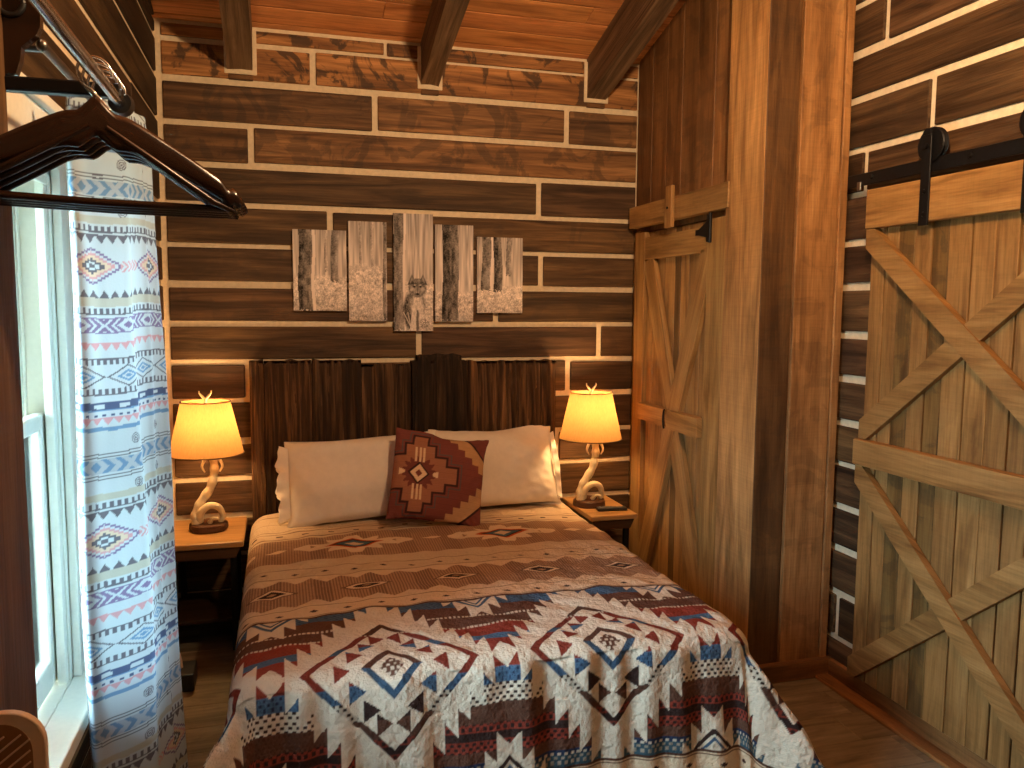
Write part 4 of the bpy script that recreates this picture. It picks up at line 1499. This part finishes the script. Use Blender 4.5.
def make_hanger():
    t = bpy.data.objects.new('clothes_hanger', None)
    COL.objects.link(t)
    # one-piece shaped wooden body, arms sloping from the neck; local origin on the rod axis
    mb = MB()
    N = 34
    for s in (-1, 1):
        P, U = [], []
        for i in range(N + 1):
            f = i / N
            x = .225 * f
            top = -.028 - .010 * min(1, f / .12) - .125 * (f ** 1.12) - (.018 * math.exp(-((f - .10) / .07) ** 2) - .018 * math.exp(-(.1 / .07) ** 2)) * .4
            hgt = .064 - .034 * f ** .7
            if .84 < f < .89:
                top -= .008
            if f > .9:
                hgt *= (1 - ((f - .9) / .1) ** 3 * .75)
                top -= .010 * ((f - .9) / .1) ** 2
            wid = .0085 + .016 * max(0, (f - .45) / .55) ** 1.3
            if f > .9:
                wid *= (1 - ((f - .9) / .1) ** 3 * .6)
            yo = .028 * f * f
            ring = []
            for k in range(12):
                a = 2 * PI * k / 12
                ca, sa = math.cos(a), math.sin(a)
                ring.append((s * x, yo + wid * math.copysign(abs(ca) ** .6, ca), top - hgt / 2 + hgt / 2 * math.copysign(abs(sa) ** .7, sa)))
            if s < 0:
                ring = ring[::-1]
            P.append(ring); U.append([(x, k * .01) for k in range(12)])
        mb.grid(P, closed_v=True, uvs=U)
        mb.face(P[-1], [(0, 0)] * 12, (1, 1, 1, 0))
    body = mb.build('hanger_body', HANGW, t, weld=True)
    mb = MB()                                                       # moulded ledge under each arm
    for s in (-1, 1):
        mb.tube([(s * .012, -.006, -.078), (s * .09, -.004, -.128), (s * .17, .004, -.178), (s * .205, .012, -.19)], [.005, .006, .006, .004], 8)
    mb.build('arm_ledge', HANGW, body)
    mb = MB()
    mb.tube([(-.205, .022, -.186), (0, .010, -.190), (.205, .022, -.186)], .0062, 10)
    mb.build('trouser_bar', HANGW, t)
    mb = MB()
    pts = [(0, 0, -.045), (0, 0, -.036), (0, 0, -.028)] + [(-.024 * math.sin(a), 0, .002 - .0245 * math.cos(a)) for a in [0.25 + 4.55 * k / 18 for k in range(19)]]
    mb.tube(pts, .0024, 8)
    mb.build('hook', STEEL, t)
    return t


h0 = make_hanger()
tag(h0, 'front dark wooden clothes hanger on the steel rod, largest in view', 'hanger', 'wooden hangers on the clothes rod')
h0.location = (RX, 1.40, RZ - .006)
h0.rotation_euler = (0, 0, math.radians(17))
for i, lab in enumerate(('second dark wooden clothes hanger, just behind the front one', 'third dark wooden clothes hanger, counted from the front', 'dark wooden clothes hanger nearest the rod end')):
    c = copy_tree(h0)
    c['label'] = lab
    c.location = (RX, 1.437 + .036 * i, RZ - .006)
    c.rotation_euler = (0, 0, math.radians(16.4 - .3 * i))

# ------------------------------------------------------------- tower fan
tf = empty('floor_fan', (0.112, 1.23, 0.0), 'beige pedestal fan with slanted wire grille in front of the timber post', 'fan')
mb = MB()
mb.lathe([(.001, 0), (.085, 0), (.085, .012), (.05, .03), (.02, .05), (.016, .56), (.001, .56)], (0, 0, 0), 32)
mb.build('fan_stand', BEIGE, tf)
hw, zb_, ht, rc_ = .085, .52, .982, .05
ol = [(-hw, zb_), (hw, zb_)] + [(hw - rc_ + rc_ * math.cos(t), ht - rc_ + rc_ * math.sin(t)) for t in [PI / 2 * i / 8 for i in range(9)]] + [(-hw + rc_ - rc_ * math.sin(t), ht - rc_ + rc_ * math.cos(t)) for t in [PI / 2 * i / 8 for i in range(9)]]
mb = MB()
mb.prism(ol, .0, .009)
mb.build('fan_housing', BEIGE, tf, bevel=0.002, bseg=2)
mb = MB()
mb.tube([(x_, -.004, z_) for x_, z_ in ol + ol[:1]], .0022, 8, caps=False)
fr_ = mb.build('grille_rim', BEIGE, tf)
mb = MB()
ins = [(a_ * .80, zb_ + .03 + (b_ - zb_) * .90) for a_, b_ in ol]
mb.prism(ins, -.001, .0005)
mb.build('fan_panel', plain('fan_panel_tan', srgb(150, 112, 76), .6), tf)
mb = MB()
z = zb_ + .02
while z < .94:
    p0, p1 = Vector((-.066, -.005, z)), Vector((.066, -.005, z + .105))
    zt = .95
    if p1.z > zt:
        k_ = (zt - p0.z) / (p1.z - p0.z)
        p1 = p0.lerp(p1, k_)
    mb.tube([p0, p1], .0015, 5)
    z += .0165
mb.build('grille_wires', BEIGE, tf)

# ---------------------------------------------------------------- lights
def point(name, loc, energy, col, size):
    ld = bpy.data.lights.new(name, 'POINT')
    ld.energy = energy; ld.color = col; ld.shadow_soft_size = size
    o = bpy.data.objects.new(name, ld)
    COL.objects.link(o)
    o.location = loc
    return o


cl = point('ceiling_lamp_light', (1.5, 1.2, 2.75), 210, (1.0, 0.64, 0.34), 0.07)
# the lamp's bowl throws most of its light sideways and up
cl.data.use_nodes = True
lt_ = cl.data.node_tree
em = lt_.nodes['Emission']
tcn = lt_.nodes.new('ShaderNodeTexCoord')
sx_ = lt_.nodes.new('ShaderNodeSeparateXYZ')
mr = lt_.nodes.new('ShaderNodeMapRange')
mr.interpolation_type = 'SMOOTHSTEP'
mr.inputs['From Min'].default_value = -0.92
mr.inputs['From Max'].default_value = -0.30
mr.inputs['To Min'].default_value = 0.13
mr.inputs['To Max'].default_value = 1.0
lt_.links.new(tcn.outputs['Normal'], sx_.inputs[0])
lt_.links.new(sx_.outputs['Z'], mr.inputs['Value'])
lt_.links.new(mr.outputs['Result'], em.inputs['Strength'])

w = bpy.data.worlds.new('World')
SC.world = w
w.use_nodes = True
nt = w.node_tree
bg = nt.nodes['Background']
sky = nt.nodes.new('ShaderNodeTexSky')
sky.sky_type = 'HOSEK_WILKIE'
sky.turbidity = 7
sky.sun_direction = Vector((0.5, -0.6, 0.62)).normalized()
mixn = nt.nodes.new('ShaderNodeMix'); mixn.data_type = 'RGBA'
mixn.inputs[0].default_value = 0.75
nt.links.new(sky.outputs[0], mixn.inputs[6])
mixn.inputs[7].default_value = (0.66, 0.87, 1.0, 1)
nt.links.new(mixn.outputs[2], bg.inputs['Color'])
bg.inputs['Strength'].default_value = 56

pl = bpy.data.lights.new('window_portal', 'AREA')
pl.shape = 'RECTANGLE'; pl.size = WZ1 - WZ0; pl.size_y = WY1 - WY0
pl.cycles.is_portal = True
po = bpy.data.objects.new('window_portal', pl)
COL.objects.link(po)
po.location = (-0.13, (WY0 + WY1) / 2, (WZ0 + WZ1) / 2)
po.rotation_euler = (0, -PI / 2, 0)

# ---------------------------------------------------------------- camera
F_PX, YAW, PIT, ROL = 810.4, .27773, .09527, .00726
cy, sy, cp, sp = math.cos(YAW), math.sin(YAW), math.cos(PIT), math.sin(PIT)
fw = Vector((sy * cp, cy * cp, -sp)); r0 = Vector((cy, -sy, 0)); u0 = r0.cross(fw)
r_ = math.cos(ROL) * r0 + math.sin(ROL) * u0
u_ = -math.sin(ROL) * r0 + math.cos(ROL) * u0
cam = bpy.data.cameras.new('camera')
cam.sensor_width = 36; cam.sensor_fit = 'HORIZONTAL'
cam.lens = F_PX / 1024 * 36
cam.clip_start = 0.02
co = bpy.data.objects.new('camera', cam)
COL.objects.link(co)
M3 = Matrix((r_, u_, -fw)).transposed()
co.matrix_world = Matrix.Translation((0.5277, 0, 1.55)) @ M3.to_4x4()
SC.camera = co

SC.view_settings.view_transform = 'Standard'
SC.view_settings.look = 'None'
SC.view_settings.gamma = 1
SC.view_settings.use_curve_mapping = False
SC.view_settings.exposure = 0.0
SC.cycles.use_denoising = True
SC.cycles.max_bounces = 8
